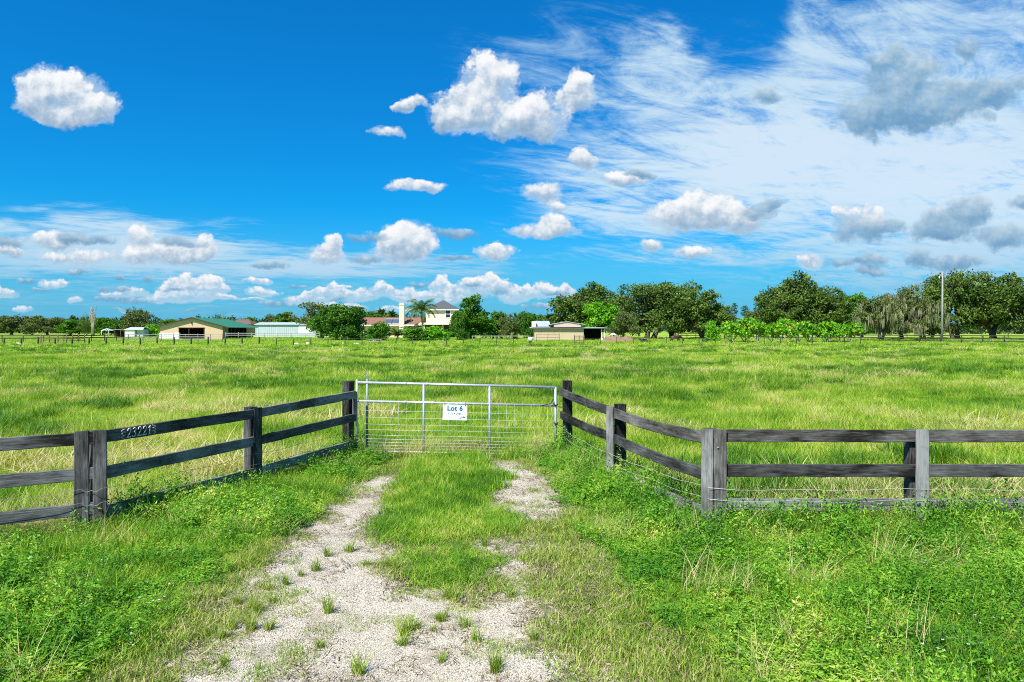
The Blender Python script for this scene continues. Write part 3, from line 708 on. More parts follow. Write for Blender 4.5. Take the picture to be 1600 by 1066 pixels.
# -- sparse growth over the gravel
dens = np.clip((vn2(X, Y, 2.1) - 0.52) * 2.6, 0, 1) + 0.6 * np.clip((X + 0.1) * 1.2, 0, 1) * vn3(X, Y, 3.0) * (Y < 8) + np.where(gravel_at(X + 0.22, Y) & gravel_at(X - 0.22, Y) & gravel_at(X, Y + 0.3), 0.03, 0.55)
k = fr & gv & (rs.rand(len(X)) < dens * 0.9)
scatter('gravel_growth', z3(X[k], Y[k]), 'short', 'thin patches of low grass growing through the gravel', 'grass', 4, 0.35, 0.9, 0.6 + 0.6 * rs.rand(k.sum()))
tp = [gnd(*q) for q in [(632, 985), (640, 980), (690, 968), (695, 962), (350, 1000), (358, 985), (345, 975), (400, 960), (395, 985), (412, 925), (368, 950), (618, 890), (612, 885), (835, 1000), (775, 1040), (338, 945),
                       (470, 905), (560, 1050), (500, 1010), (745, 1000), (800, 930), (330, 930), (545, 865), (690, 1030), (350, 1040), (420, 985)]]
tp += [(a + rs.uniform(-0.08, 0.08), b + rs.uniform(-0.08, 0.08)) for a, b in tp[:16]]
tp += [(rs.uniform(-2.2, 0.6), rs.uniform(4.2, 9)) for _ in range(26)]
tp = np.array(tp); tp = tp[gravel_at(tp[:, 0], tp[:, 1])]
scatter('gravel_tufts', z3(tp[:, 0], tp[:, 1]), 'tuft', 'small upright grass tufts standing in the gravel', 'grass', 6, 0.5, 1.1, 0.6 + 0.6 * rs.rand(len(tp)))
# -- straw coloured long grass along and behind the fence
k = (~fr) & (Y < fence_y(X) + 2.4) & (rs.rand(len(X)) < 0.45 * np.exp(-((Y - fence_y(X)) / 1.3)) + 0.04)
k |= weed & (rs.rand(len(X)) < np.where(nf, 0.14, 0.022))
scatter('dry_grass', z3(X[k], Y[k]), 'dry', 'long straw coloured grass leaning along the board fence', 'grass', 5, 0.6, 1.05, 0.75 + 0.45 * rs.rand(k.sum()))
# -- dead litter along the edges of the tracks and in the short grass
X, Y, rs = grid_pts(-6, 6, 3.4, 13.2, 0.16, 33)
fr, gv, ri, le, nf, ce, bl = zones(X, Y)
eg = gravel_at(X + 0.3, Y) | gravel_at(X - 0.3, Y) | gravel_at(X, Y + 0.4) | gravel_at(X, Y - 0.4)
core = gravel_at(X + 0.25, Y) & gravel_at(X - 0.25, Y) & gravel_at(X, Y + 0.35) & gravel_at(X, Y - 0.35)
k = fr & (((eg & ~core) & (rs.rand(len(X)) < 0.65)) | (core & (rs.rand(len(X)) < 0.10)) | (~gv & ~ri & ~le & (rs.rand(len(X)) < 0.35)))
scatter('dead_litter', z3(X[k], Y[k]) + [0, 0, 0.01], 'litter', 'brown dead grass litter along the edges of the gravel tracks', 'litter', 14, 0.6, 1.2, tilt=0.05)
X, Y, rs = grid_pts(-6, 10, 4, 9.5, 0.16, 34)
k = (Y < fence_y(X) - 0.2) & (((X > 2.0) & (vn1(X, Y, 0.8) > 0.6) & (rs.rand(len(X)) < 0.5)) | ((np.abs(X) > 1.9) & (rs.rand(len(X)) < 0.03)))
k &= ~gravel_at(X, Y)
scatter('wildflowers', z3(X[k], Y[k]), 'flower', 'tiny white wildflowers among the weeds of the right verge', 'flowers', 15, 0.7, 1.2, tilt=0.1)
# -- stones
X, Y, rs = grid_pts(-4, 2.4, 3.5, 13.4, 0.12, 31)
k = gravel_at(X, Y, 0.3)
scatter('loose_stones', z3(X[k], Y[k]) + [0, 0, 0.008], 'stone', 'loose pale crushed stone lying on the wheel tracks', 'gravel', 7, 0.8, 1.4, tilt=0)
# -- field
X, Y, rs = grid_pts(-32, 32, 6.5, 32, 0.36, 41)
k = (Y > fence_y(X) + 0.18) & (Y < 31) & (rs.rand(len(X)) < 0.96)
X, Y = X[k], Y[k]
H = 0.30 + 0.75 * vn1(X, Y, 0.55) ** 1.5 + 0.5 * vn3(X, Y, 1.3) ** 2 + 0.5 * (vn4(X, Y, 0.9) > 0.78)
scatter('field_grass', z3(X, Y), 'near', 'long green pasture grass just beyond the fence and gate', 'grass', 8, 0.85, 1.25, H)
X, Y, rs = grid_pts(-62, 62, 28, 66, 0.95, 42)
H = 0.25 + 0.7 * vn1(X, Y, 0.35) ** 1.5 + 0.5 * vn3(X, Y, 0.8) ** 2 + 0.6 * (vn4(X, Y, 0.5) > 0.8)
scatter('pasture_grass', z3(X, Y), 'mid', 'mottled green pasture grass in the middle of the field', 'grass', 9, 0.9, 1.25, H)
X, Y, rs = grid_pts(-150, 150, 62, 175, 2.7, 43)
H = 0.35 + 0.6 * vn1(X, Y, 0.2) ** 1.5
scatter('distant_grass', z3(X, Y), 'far', 'pale green grass at the far end of the pasture', 'grass', 10, 0.9, 1.25, H)
# -- dark tussocks and straw patches that break up the pasture; they grow with distance only in number per clump
def field_pts(n, seed, thr, vn, sc):
    rs = np.random.RandomState(seed); Y = 8 + 92 * rs.rand(n) ** 1.25; X = rs.uniform(-1, 1, n) * (0.78 * Y + 2)
    k = (Y > fence_y(X) + 0.35) & (vn(X, Y, sc) + 0.25 * (vn4(X, Y, sc * 3) - 0.5) > thr)
    return X[k], Y[k], rs
X, Y, rs = field_pts(15000, 61, 0.60, vn2, 0.22)
scatter('pasture_tussocks', z3(X, Y), 'tussock', 'dark green grass tussocks dotted over the pasture', 'grass', 12, 0.7, 1.7, 0.55 + 0.5 * rs.rand(len(X)))
X, Y, rs = field_pts(8000, 62, 0.66, vn3, 0.26)
scatter('pasture_straw', z3(X, Y), 'straw', 'flattened straw coloured patches in the pasture', 'grass', 13, 0.7, 1.8, 0.6 + 0.5 * rs.rand(len(X)))
# ------------------------------------------------------------------ board fences and gate
RB_ = random.Random(77)
def board(parent, a, b, h, th, mat, name='rail', sag=0.0, bow=0.0):
    """a rough-sawn board from a to b (centres of its ends), built along its own local X axis"""
    a, b = Vector(a), Vector(b); d = b - a; L = d.length
    n = 14; V = []; F = []
    for i in range(n + 1):
        t = i / n; x = -L / 2 + L * t
        dz = -sag * 4 * t * (1 - t) + RB_.uniform(-0.003, 0.003); dy = bow * 4 * t * (1 - t)
        hh = h / 2 + RB_.uniform(-0.003, 0.003); c = 0.006
        sec = [(-th / 2, -hh + c), (-th / 2 + c, -hh), (th / 2 - c, -hh), (th / 2, -hh + c), (th / 2, hh - c), (th / 2 - c, hh), (-th / 2 + c, hh), (-th / 2, hh - c)]
        V += [(x, y + dy, z + dz) for y, z in sec]
    for i in range(n):
        for k in range(8): F.append((i * 8 + k, i * 8 + (k + 1) % 8, (i + 1) * 8 + (k + 1) % 8, (i + 1) * 8 + k))
    F += [tuple(range(8)), tuple(n * 8 + k for k in reversed(range(8)))]
    mb = MB(); mb.add(V, F)
    x = d.normalized(); y = Vector((0, 0, 1)).cross(x).normalized(); z = x.cross(y)
    M = Matrix((x, y, z)).transposed().to_4x4(); M.translation = (a + b) / 2 - parent.location
    o = mb.build(name, mat, parent); o.matrix_local = M
    return o
def upright(parent, x, y, top, w, d, rz, mat, name='post', bottom=-0.1, lean=(0, 0)):
    """a vertical timber; its grain runs along local X, so it is a board stood on end"""
    L = top - bottom; n = 10; V = []; F = []
    for i in range(n + 1):
        t = i / n; xx = -L / 2 + L * t; c = 0.008
        hw = w / 2 + RB_.uniform(-0.003, 0.003); hd = d / 2
        sec = [(-hd, -hw + c), (-hd + c, -hw), (hd - c, -hw), (hd, -hw + c), (hd, hw - c), (hd - c, hw), (-hd + c, hw), (-hd, hw - c)]
        V += [(xx, p + lean[1] * t, q + lean[0] * t) for p, q in sec]
    for i in range(n):
        for k in range(8): F.append((i * 8 + k, i * 8 + (k + 1) % 8, (i + 1) * 8 + (k + 1) % 8, (i + 1) * 8 + k))
    F += [tuple(range(8)), tuple(n * 8 + k for k in reversed(range(8)))]
    mb = MB(); mb.add(V, F)
    X = Vector((0, 0, 1)); Z = Vector((math.cos(rz), math.sin(rz), 0)); Y = Z.cross(X)
    M = Matrix((X, Y, Z)).transposed().to_4x4(); M.translation = Vector((x, y, (top + bottom) / 2)) - parent.location
    o = mb.build(name, mat, parent); o.matrix_local = M
    return o
def off(p, q, s):      # unit normal of p->q times s
    d = Vector((q[0] - p[0], q[1] - p[1])).normalized(); return Vector((-d.y, d.x)) * s
def run(parent, p, q, z0, z1, hs, th=0.032, face=-0.11, sag=0.0, bot=None, mats=('board', 'board', 'board_grey')):
    """the boards of one panel between posts p and q, nailed to the camera side of the posts"""
    n = off(p, q, 1.0)
    if n.y > 0: n = -n
    n = n * abs(face)
    for i, (a, b) in enumerate(zip(z0, z1)):
        board(parent, (p[0] + n.x, p[1] + n.y, a), (q[0] + n.x, q[1] + n.y, b), hs, th, mats[i], sag=sag * (1, 1.15, 0.3)[i])
TOP = 1.22; PH = 0.145
Z1, Z2, Z3 = TOP - PH / 2, TOP - 0.41 - PH / 2, TOP - 0.815 - PH / 2
# left run
fl = empty('board_fence', (P['L2'][0], P['L2'][1], 0), 'weathered black board fence with house number, left of the metal gate', 'fence', 'weathered board fences either side of the gate')
L3, L2, L1, L0 = P['L3'], P['L2'], P['L1'], P['L0']
Lm = (L2[0], L2[1])
run(fl, L3, (L2[0] - 0.02, L2[1]), (Z1, Z2, Z3), (Z1, Z2, Z3), PH, mats=('board', 'board', 'board_grey'))
top_rail = None
n = off(L2, L1, 0.11); n = -n if n.y > 0 else n
for za, zb, mt, sg in ((Z1 + 0.005, Z1, 'board', 0.0), (Z2 - 0.01, Z2 - 0.0, 'board', 0.0), (0.27, 0.27, 'board_grey', 0)):
    o = board(fl, (L2[0] + n.x, L2[1] + n.y, za), (L1[0] + n.x, L1[1] + n.y, zb), PH, 0.032, mt, sag=sg)
    if top_rail is None: top_rail = o
n1 = off(L1, L0, 0.11); n1 = -n1 if n1.y > 0 else n1
for za, zb, mt in ((Z1 + 0.0, 1.20, 'board'), (Z2, 0.78, 'board_dark'), (0.27, 0.30, 'board_grey')):
    board(fl, (L1[0] + n1.x, L1[1] + n1.y, za), (L0[0] + n1.x + 0.03, L0[1] + n1.y, zb), PH, 0.032, mt)
upright(fl, L3[0], L3[1], 1.24, 0.15, 0.15, R(31), 'board')
upright(fl, L2[0], L2[1] + 0.04, 1.21, 0.16, 0.16, R(45), 'board_dark')
upright(fl, L1[0], L1[1], 1.24, 0.15, 0.14, R(67), 'board_dark')
upright(fl, L0[0], L0[1], 1.44, 0.165, 0.15, R(67), 'board_dark')
a31 = math.atan2(L2[1] - L3[1], L2[0] - L3[0])
upright(fl, L2[0] - 0.07, L2[1] - 0.165, 1.235, 0.15, 0.034, a31, 'board', 'batten')
a67 = math.atan2(L1[1] - L2[1], L1[0] - L2[0])
upright(fl, L2[0] + 0.105, L2[1] - 0.10, 1.235, 0.145, 0.034, R(28), 'board', 'batten')
upright(fl, L1[0] + 0.125, L1[1] - 0.06, 1.235, 0.145, 0.034, a67 - R(12), 'board', 'batten')
upright(fl, L0[0] + 0.125, L0[1] - 0.03, 1.26, 0.10, 0.034, R(55), 'board_grey', 'batten', bottom=0.72)
# right run
fr_ = empty('board_fence', (P['R2'][0], P['R2'][1], 0), 'weathered black board fence right of the gate, lowest boards half lost in weeds', 'fence', 'weathered board fences either side of the gate')
R0, R1, R2, R3, R4 = P['R0'], P['R1'], P['R2'], P['R3'], P['R4']
n = off(R0, R1, 0.10); n = -n if n.x > 0 else n
for za, zb, sg in ((1.235, Z1 + 0.01, 0.015), (0.80, Z2 + 0.03, 0.02)):
    board(fr_, (R0[0] + n.x - 0.03, R0[1] + n.y + 0.03, za), (R1[0] + n.x, R1[1] + n.y, zb), PH, 0.034, 'board_dark', sag=sg)
n = off(R1, R2, 0.10); n = -n if n.x > 0 else n
for za, zb, sg, mt in ((Z1 + 0.0, Z1 - 0.03, 0.035, 'board'), (Z2 + 0.03, Z2 - 0.06, 0.03, 'board_dark'), (0.24, 0.22, 0.0, 'board_grey')):
    board(fr_, (R1[0] + n.x, R1[1] + n.y, za), (R2[0] + n.x - 0.02, R2[1] + n.y, zb), PH, 0.034, mt, sag=sg)
run(fr_, R2, R3, (Z1, Z2, Z3), (Z1, Z2, Z3), PH + 0.004, face=-0.10, mats=('board', 'board_dark', 'board_grey'))
run(fr_, R3, R4, (Z1, Z2, Z3), (Z1, Z2, Z3), PH + 0.004, face=-0.10, mats=('board', 'board_dark', 'board_grey'))
upright(fr_, R0[0], R0[1], 1.445, 0.155, 0.15, R(-78), 'board_dark', lean=(0, 0.01))
upright(fr_, R1[0] + 0.02, R1[1] + 0.02, 1.27, 0.14, 0.14, R(-70), 'board_dark', lean=(0, 0.0))
upright(fr_, R2[0] - 0.03, R2[1] + 0.03, 1.21, 0.15, 0.15, 0.0, 'board_dark')
upright(fr_, R3[0] - 0.03, R3[1] + 0.01, 1.205, 0.15, 0.15, 0.0, 'board_dark')
upright(fr_, R4[0], R4[1], 1.21, 0.15, 0.15, 0.0, 'board_dark')
upright(fr_, R1[0] - 0.145, R1[1] - 0.07, 1.245, 0.115, 0.036, R(-35), 'board_grey', 'batten')
upright(fr_, R2[0] - 0.115, R2[1] - 0.115, 1.225, 0.14, 0.034, R(-20), 'board_grey', 'batten')
upright(fr_, R2[0] + 0.032, R2[1] - 0.142, 1.225, 0.145, 0.034, 0.0, 'board', 'batten')
upright(fr_, R3[0], R3[1] - 0.142, 1.225, 0.152, 0.034, 0.0, 'board_grey', 'batten')
upright(fr_, R4[0], R4[1] - 0.142, 1.225, 0.15, 0.034, 0.0, 'board_grey', 'batten')
# plain wires stapled along the fences
def wires(par, pts, zs, mat='wire', r=0.0022):
    for z in zs:
        m = MB(); pp = []
        for (a, b) in zip(pts[:-1], pts[1:]):
            for i in range(8):
                t = i / 8; pp.append((a[0] + (b[0] - a[0]) * t, a[1] + (b[1] - a[1]) * t, z + 0.012 * math.sin(i * 1.7 + a[0]) - 0.02 * 4 * t * (1 - t)))
        pp.append((pts[-1][0], pts[-1][1], z)); m.tube([Vector(p) - par.location for p in pp], r, 5)
        m.build('wire', mat, par)
wires(fl, [(L3[0] + .05, L3[1] - .2), (L2[0] - .06, L2[1] - .195), (L2[0] + .16, L2[1] - .15), (L1[0] + .14, L1[1] - .15), (L0[0] + .13, L0[1] - .1)], [0.56, 0.40], 'wiredark')
wires(fr_, [(R0[0] - .1, R0[1] - .05), (R1[0] - .17, R1[1] - .12), (R2[0] - .1, R2[1] - .17), (R3[0], R3[1] - .165), (R4[0], R4[1] - .165)], [0.54, 0.405], 'wire')
# bolts on the rails
for o_, pt in ((fl, (L2[0] - 0.09, L2[1] - 0.185, Z1)), (fr_, (R2[0] + 0.0, R2[1] - 0.162, Z1 - 0.13))):
    m = MB(); m.tube([Vector(pt) - o_.location + Vector((0, 0.01, 0)), Vector(pt) - o_.location - Vector((0, 0.006, 0))], 0.012, 8); m.build('bolt', 'wiredark', o_)
# house number 23221 in cast figures with scroll ends, on the top rail
def number():
    S = {'2': [(0.05, 0.72), (0.12, 0.95), (0.38, 1.0), (0.55, 0.82), (0.48, 0.58), (0.25, 0.28), (0.0, 0.02), (0.25, 0.08), (0.58, 0.03), (0.64, 0.16)],
         '3': [(0.08, 0.86), (0.28, 1.0), (0.52, 0.90), (0.50, 0.68), (0.26, 0.54), (0.50, 0.46), (0.56, 0.22), (0.36, 0.02), (0.10, 0.06), (0.0, 0.2)],
         '1': [(0.06, 0.74), (0.26, 0.86), (0.34, 1.0), (0.32, 0.6), (0.30, 0.02)]}
    m = MB(); x = 0; Hn = 0.112
    def stroke(pts, x0, s, r):
        m.tube([((x0 + (px + 0.16 * py) * s * 0.74), -0.006, (py - 0.5) * s) for px, py in pts], r, 6)
    for ch in '23221':
        pts = S[ch]; sm_ = []
        for i in range(len(pts) - 1):
            for t in (0, 0.5): sm_.append((pts[i][0] * (1 - t) + pts[i + 1][0] * t, pts[i][1] * (1 - t) + pts[i + 1][1] * t))
        sm_.append(pts[-1]); stroke(sm_, x, Hn, 0.0062)
        if ch == '1': m.tube([(x + 0.008, -0.006, -0.05), (x + 0.045, -0.006, -0.052)], 0.004, 6)
        x += 0.073 if ch != '1' else 0.05
    for x0, sgn in ((-0.03, -1), (x + 0.03, 1)):      # scrolls at both ends
        for k, zz in enumerate((-0.036, 0.0, 0.036)):
            pts = [(x0 + sgn * (0.0 + 0.03 * math.sin(t * math.pi)) - sgn * 0.012 * math.cos(t * 5), -0.006, zz + 0.018 * math.cos(t * math.pi)) for t in [i / 6 for i in range(7)]]
            m.tube(pts, 0.0036, 5)
    return m, x
m, wid = number()
o = m.build('house_number', 'brass', top_rail); o['label'] = 'cast metal house number 23221 with scroll ends'
Lr = (Vector((L1[0], L1[1])) - Vector((L2[0], L2[1]))).length
o.location = (-Lr / 2 + 0.30, -0.018, 0.0)

# galvanised gate
GA = Vector((-2.865, 13.12, 0)); GB = Vector((0.815, 13.30, 0))
gate = empty('farm_gate', tuple(GA), 'galvanised tube and wire mesh farm gate closing the drive, sagging to the right', 'gate')
gd = (GB - GA).normalized(); GL = (GB - GA).length
za, zb = 1.42, 1.315                      # top rail heights at the two ends
def gp_(s, dz, off_=0.0): return gd * (s * GL) + Vector((gd.y, -gd.x, 0)) * off_ + Vector((0, 0, za + (zb - za) * s + dz))
def gbar(name, mat, a, b, r, n_=8):
    m = MB(); m.tube([a, b], r, n_); return m.build(name, mat, gate)
gbar('top_rail', 'galv', gp_(0, 0), gp_(1, 0), 0.024)
gbar('middle_rail', 'galv', gp_(0, -0.345), gp_(1, -0.345), 0.022)
gbar('bottom_rail', 'galv', gp_(0, -1.27), gp_(1, -1.27), 0.024)
for s_ in (0, 0.333, 0.665, 1):
    gbar('upright', 'galv', gp_(s_, 0.05 if s_ == 0 else 0.0, 0.0), gp_(s_, -1.27, 0.0), 0.024 if s_ in (0, 1) else 0.021)
m = MB()
for dz in (-0.51, -0.635, -0.76, -0.86, -0.96, -1.03, -1.09, -1.145, -1.20):
    m.tube([gp_(0, dz, 0.02), gp_(0.25, dz - 0.006, 0.024), gp_(0.5, dz + 0.003, 0.022), gp_(0.75, dz - 0.005, 0.024), gp_(1, dz, 0.02)], 0.0027, 5)
for i in range(1, 24):
    m.tube([gp_(i / 24, -0.345, 0.027), gp_(i / 24, -1.27, 0.027)], 0.0012, 4)
m.build('wire_mesh', 'wire', gate)
for s_, dz in ((0.235, 0), (0.345, 0), (0.235, -0.345), (0.375, -0.345)):
    m = MB(); m.tube([gp_(s_, dz), gp_(s_ + 0.012, dz)], 0.031, 10); m.build('sleeve', 'galv', gate)
for dz in (-0.30, -1.0):
    m = MB(); m.tube([gp_(0, dz), gp_(0, dz) + Vector((-0.10, 0.0, 0))], 0.012, 6); m.build('hinge', 'chain', gate)
# chains that tie the gate to its right post
def chain_mesh(parent, a, b, r=0.011):
    m = MB(); n = int((b - a).length / 0.028); side = Vector((0, 0, 1))
    for i in range(n):
        t = (i + 0.5) / n; c = a.lerp(b, t) - Vector((0, 0, 0.05 * 4 * t * (1 - t)))
        ax = (b - a).normalized(); up = Vector((0, 0, 1)) if i % 2 else Vector((ax.y, -ax.x, 0))
        m.tube([c + ax * 0.021 * math.cos(k * math.pi / 3) + up * r * math.sin(k * math.pi / 3) for k in range(7)], 0.0042, 5)
    return m
for zz, lab in ((-0.31, 'upper dark chain looped from the gate to its right post'), (-0.66, 'lower dark chain looped from the gate to its right post')):
    a = GA + gp_(1, zz, 0.03); b = Vector((R0[0] + 0.09, R0[1] - 0.09, a.z - 0.03))
    m = chain_mesh(None, a - Vector((0.03, 0, 0)), b)
    m.tube([a + Vector((-0.04, -0.03, 0.02)), a + Vector((0.0, -0.04, -0.03)), a + Vector((0.04, 0, 0.0))], 0.012, 6)
    if zz > -0.5: m.tube([a + Vector((-0.30, -0.01, -0.04)), a + Vector((-0.1, -0.035, 0.01)), a + Vector((-0.04, -0.03, 0.10))], 0.009, 6)
    tag(m.build('gate_chain', 'chain'), lab, 'chain', 'chains on the gate')
# thin steel pole behind the left end of the gate
pY = 13.5; pz = MB(); px_ = at(573.5, pY)
pz.tube([(0, 0, -0.1), (0.0, 0, 0.8), (0.005, 0, zh(590, pY))], 0.022, 8)
ep = empty('steel_stake', (px_, pY, 0), 'thin grey steel stake standing just behind the left end of the gate', 'stake')
pz.build('stake_shaft', 'pipe', ep); m = MB(); m.box((0.0, 0, zh(590, pY) + 0.01), (0.075, 0.05, 0.035)); m.tube([(0, 0, zh(590, pY)), (0, 0, zh(586, pY))], 0.012, 6); m.build('stake_cap', 'pipe', ep)

# the Lot 6 sign
def text_mesh(s, size, bold, depth=0.0015, spacing=1.0):
    cu = bpy.data.curves.new('t', 'FONT'); cu.body = s; cu.size = size; cu.offset = bold; cu.extrude = depth; cu.space_character = spacing; cu.align_x = 'CENTER'
    ob = bpy.data.objects.new('t', cu); COL.objects.link(ob)
    dg = bpy.context.evaluated_depsgraph_get(); me = bpy.data.meshes.new_from_object(ob.evaluated_get(dg))
    bpy.data.objects.remove(ob); return me
sx = 0.49
c = GA + gp_(sx, -0.345, 0.03) + Vector((0, 0, -0.165))
sg_ = empty('lot_sign', tuple(c), 'small white sign reading Lot 6 wired to the middle rail of the gate', 'sign')
sg_.rotation_euler = (0, R(1.8), math.atan2(gd.y, gd.x))
m = MB(); m.box((0, 0, 0), (0.445, 0.006, 0.285)); m.build('sign_board', 'signwhite', sg_)
for s, size, bold, zc, mat, nm, xx, sp in (('Lot 6', 0.125, 0.0045, 0.035, 'signblue', 'lot_lettering', 0.0, 1.08), ('5.16 ACRES', 0.046, 0.0006, -0.038, 'signgrey', 'small_lettering', 0.0, 1.1)):
    me = text_mesh(s, size, bold, 0.001, sp); me.materials.clear(); me.materials.append(MAT[mat])
    o = link_mesh(nm, me, sg_, (xx, -0.0045, zc), (R(90), 0, 0))
m = MB()
for i in range(9): m.box((-0.09 + i * 0.019, -0.0045, -0.083 + 0.002 * math.sin(i * 3)), (0.009 + 0.004 * (i % 3), 0.002, 0.007 + 0.004 * (i % 2)))
m.build('faint_line', 'greyfence', sg_)
m = MB()
m.tube([(0.09, -0.005, -0.115), (0.115, -0.005, -0.09), (0.125, -0.005, -0.10), (0.14, -0.005, -0.075), (0.15, -0.005, -0.095), (0.165, -0.005, -0.07), (0.175, -0.005, -0.085), (0.188, -0.005, -0.07), (0.185, -0.005, -0.09), (0.16, -0.005, -0.098)], 0.005, 5)
m.build('scribbled_mark', 'signgrey', sg_)
for x in (-0.19, 0.19):
    m = MB(); m.tube([(x, -0.006, 0.12), (x, -0.012, 0.15), (x, 0.0, 0.185)], 0.004, 5); m.build('sign_tie', 'chain', sg_)

# ------------------------------------------------------------------ far fences
def far_fence(name, pts, rails, label, cat, group, ptop, pw, rh, mat, postgap=2.4, rmat=None, tall=0.0, wire=False):
    p0 = pts[0]; e = empty(name, (p0[0], p0[1], 0), label, cat, group)
    rr = random.Random(sum(map(ord, label))); acc = []
    for a, b in zip(pts[:-1], pts[1:]):
        A_, B_ = Vector((a[0], a[1], 0)), Vector((b[0], b[1], 0)); L = (B_ - A_).length; k = max(1, round(L / postgap))
        acc += [A_.lerp(B_, i / k) for i in range(k)]
        for z in rails:
            m = MB()
            if wire: m.tube([A_ + Vector((0, 0, z)) - e.location, B_ + Vector((0, 0, z)) - e.location], rh, 4)
            else: m.bar(A_ + Vector((0, -0.07, z)) - e.location, B_ + Vector((0, -0.07, z)) - e.location, 0.04, rh)
            m.build('wire' if wire else 'rail', rmat or mat, e)
    acc.append(Vector((pts[-1][0], pts[-1][1], 0)))
    for v in acc[:99]:
        m = MB(); h = ptop * rr.uniform(0.93, 1.07)
        m.tube([(0, 0, -0.05), (rr.uniform(-.02, .02), 0, h)], pw / 2, 6)
        m.build('post', mat, e, loc=v - e.location)
    return e
far_fence('wire_fence', [(at(-20, 99), 99), (at(405, 99), 99)], (0.55, 0.95), 'wire fence with short dark posts across the far pasture, in front of the tan barn', 'fence', None, 1.15, 0.20, 0.006, 'darkfence', 2.38, 'wiredark', wire=True)
far_fence('wire_fence', [(at(405, 99), 99), (at(828, 101), 101)], (0.55, 0.95), 'wire fence with short dark posts in front of the house garden', 'fence', None, 1.05, 0.13, 0.006, 'darkfence', 2.38, 'wiredark', wire=True)
far_fence('wire_fence', [(at(912, 104), 104), (at(1345, 106), 106)], (0.55, 0.95), 'wire fence with thin dark posts in front of the oaks and orchard row', 'fence', None, 1.15, 0.11, 0.006, 'darkfence', 2.4, 'wiredark', wire=True)
far_fence('rail_fence', [(at(-30, 114), 114), (at(100, 118), 118), (at(218, 135), 135)], (1.18, 0.8), 'dark two rail fence left of the small white shed', 'fence', 'dark rail fences', 1.3, 0.14, 0.17, 'darkfence', 3.0)
far_fence('corral_fence', [(at(64, 108), 108), (at(104, 108), 108), (at(132, 112), 112)], (1.2, 0.85, 0.5), 'brown pole corral in front of the dark rail fence', 'fence', None, 1.45, 0.15, 0.08, 'brownfence', 1.2)
far_fence('rail_fence', [(at(195, 128), 128), (at(252, 130), 130), (at(348, 128), 128)], (1.25, 0.85, 0.45), 'grey board fence running in front of the tan barn doors', 'fence', None, 1.4, 0.14, 0.12, 'brownfence', 2.4, 'greyfence')
far_fence('rail_fence', [(at(352, 150), 150), (at(455, 148), 148), (at(500, 146), 146)], (1.35, 0.95), 'grey rail fence between the barn and the long metal shed', 'fence', None, 1.5, 0.12, 0.12, 'greyfence', 3.0)
far_fence('rail_fence', [(at(1640, 109), 109), (at(1470, 116), 116), (at(1345, 126), 126)], (1.22, 0.80, 0.36), 'dark three board fence under the oaks behind the power pole', 'fence', 'dark rail fences', 1.3, 0.20, 0.15, 'darkfence', 2.9)
far_fence('rail_fence', [(at(1345, 126), 126), (at(1200, 140), 140), (at(1060, 165), 165)], (1.2, 0.75), 'dark rail fence behind the orchard row', 'fence', 'dark rail fences', 1.25, 0.14, 0.13, 'darkfence', 3.0)
far_fence('pipe_corral', [(at(838, 122), 122), (at(874, 122), 122)], (1.30, 0.85, 0.4), 'brown pipe corral panels against the tan shed wall', 'fence', None, 1.45, 0.08, 0.07, 'brownfence', 1.8)
far_fence('rail_fence', [(at(738, 128), 128), (at(826, 130), 130)], (1.0,), 'pale single rail fence left of the tan shed', 'fence', None, 1.05, 0.12, 0.14, 'greyfence', 3.0)
far_fence('rail_fence', [(at(1380, 190), 190), (at(1660, 175), 175)], (), 'row of dark posts in the bright paddock behind the oaks', 'fence', None, 1.7, 0.16, 0.12, 'darkfence', 6.0)
# wooden gate panel right of the shed
e = empty('paddock_gate', (at(905, 100), 100, 0), 'brown wooden gate panel standing in the wire fence by the shed', 'gate')
w_ = (913 - 898) / FPX * 100
for z in (0.15, 0.45, 0.75, 1.05, 1.3): m = MB(); m.box((0, 0, z), (w_, 0.05, 0.08)); m.build('gate_rail', 'brownfence', e)
for x in (-w_ / 2, 0, w_ / 2): m = MB(); m.box((x, 0.0, 0.7), (0.13 if x else 0.08, 0.12, 1.45)); m.build('gate_post', 'brownfence', e)

# ------------------------------------------------------------------ buildings
def frame(e, o, ux):      # local helper: e is Empty; makes boxes in its own axes
    pass
def wallbox(e, name, mat, x0, x1, y0, y1, z0, z1):
    m = MB(); m.box(((x0 + x1) / 2, (y0 + y1) / 2, (z0 + z1) / 2), (x1 - x0, y1 - y0, z1 - z0)); return m.build(name, mat, e)
# tan barn: local x along the gable front, y backwards
bw, bl, be, br = 12.4, 34.0, 2.85, 4.6
bx, by = at(348, 150), 150.0
dirx = Vector((0.985, 0.17)); ang = math.atan2(dirx.y, dirx.x)
e = empty('tan_barn', (bx - dirx.x * bw, by - dirx.y * bw, 0), 'long tan barn with a green metal roof and open dark doorways', 'barn', rz=ang)
dl, dr_, dt = bw * 0.30, bw * 0.70, 2.45
m = MB(); m.poly([(0, 0, 0), (dl, 0, 0), (dl, 0, dt), (dr_, 0, dt), (dr_, 0, 0), (bw, 0, 0), (bw, 0, be), (bw / 2, 0, br), (0, 0, be)], 0.15, (0, 1, 0)); fw = m.build('gable_wall', 'tan', e)
m = MB(); m.poly([(0, bl, 0), (bw, bl, 0), (bw, bl, be), (bw / 2, bl, br), (0, bl, be)], -0.15, (0, 1, 0)); m.build('back_wall', 'tan', e)
wallbox(e, 'side_wall', 'tan', 0.0, 0.15, 0.152, bl - 0.152, 0, be - 0.03)
wallbox(e, 'side_wall', 'shaded_tan', bw - 0.15, bw, 0.152, 5.2, 0, be - 0.03)
wallbox(e, 'side_wall', 'shaded_tan', bw - 0.15, bw, 25.5, bl - 0.152, 0, be - 0.03)
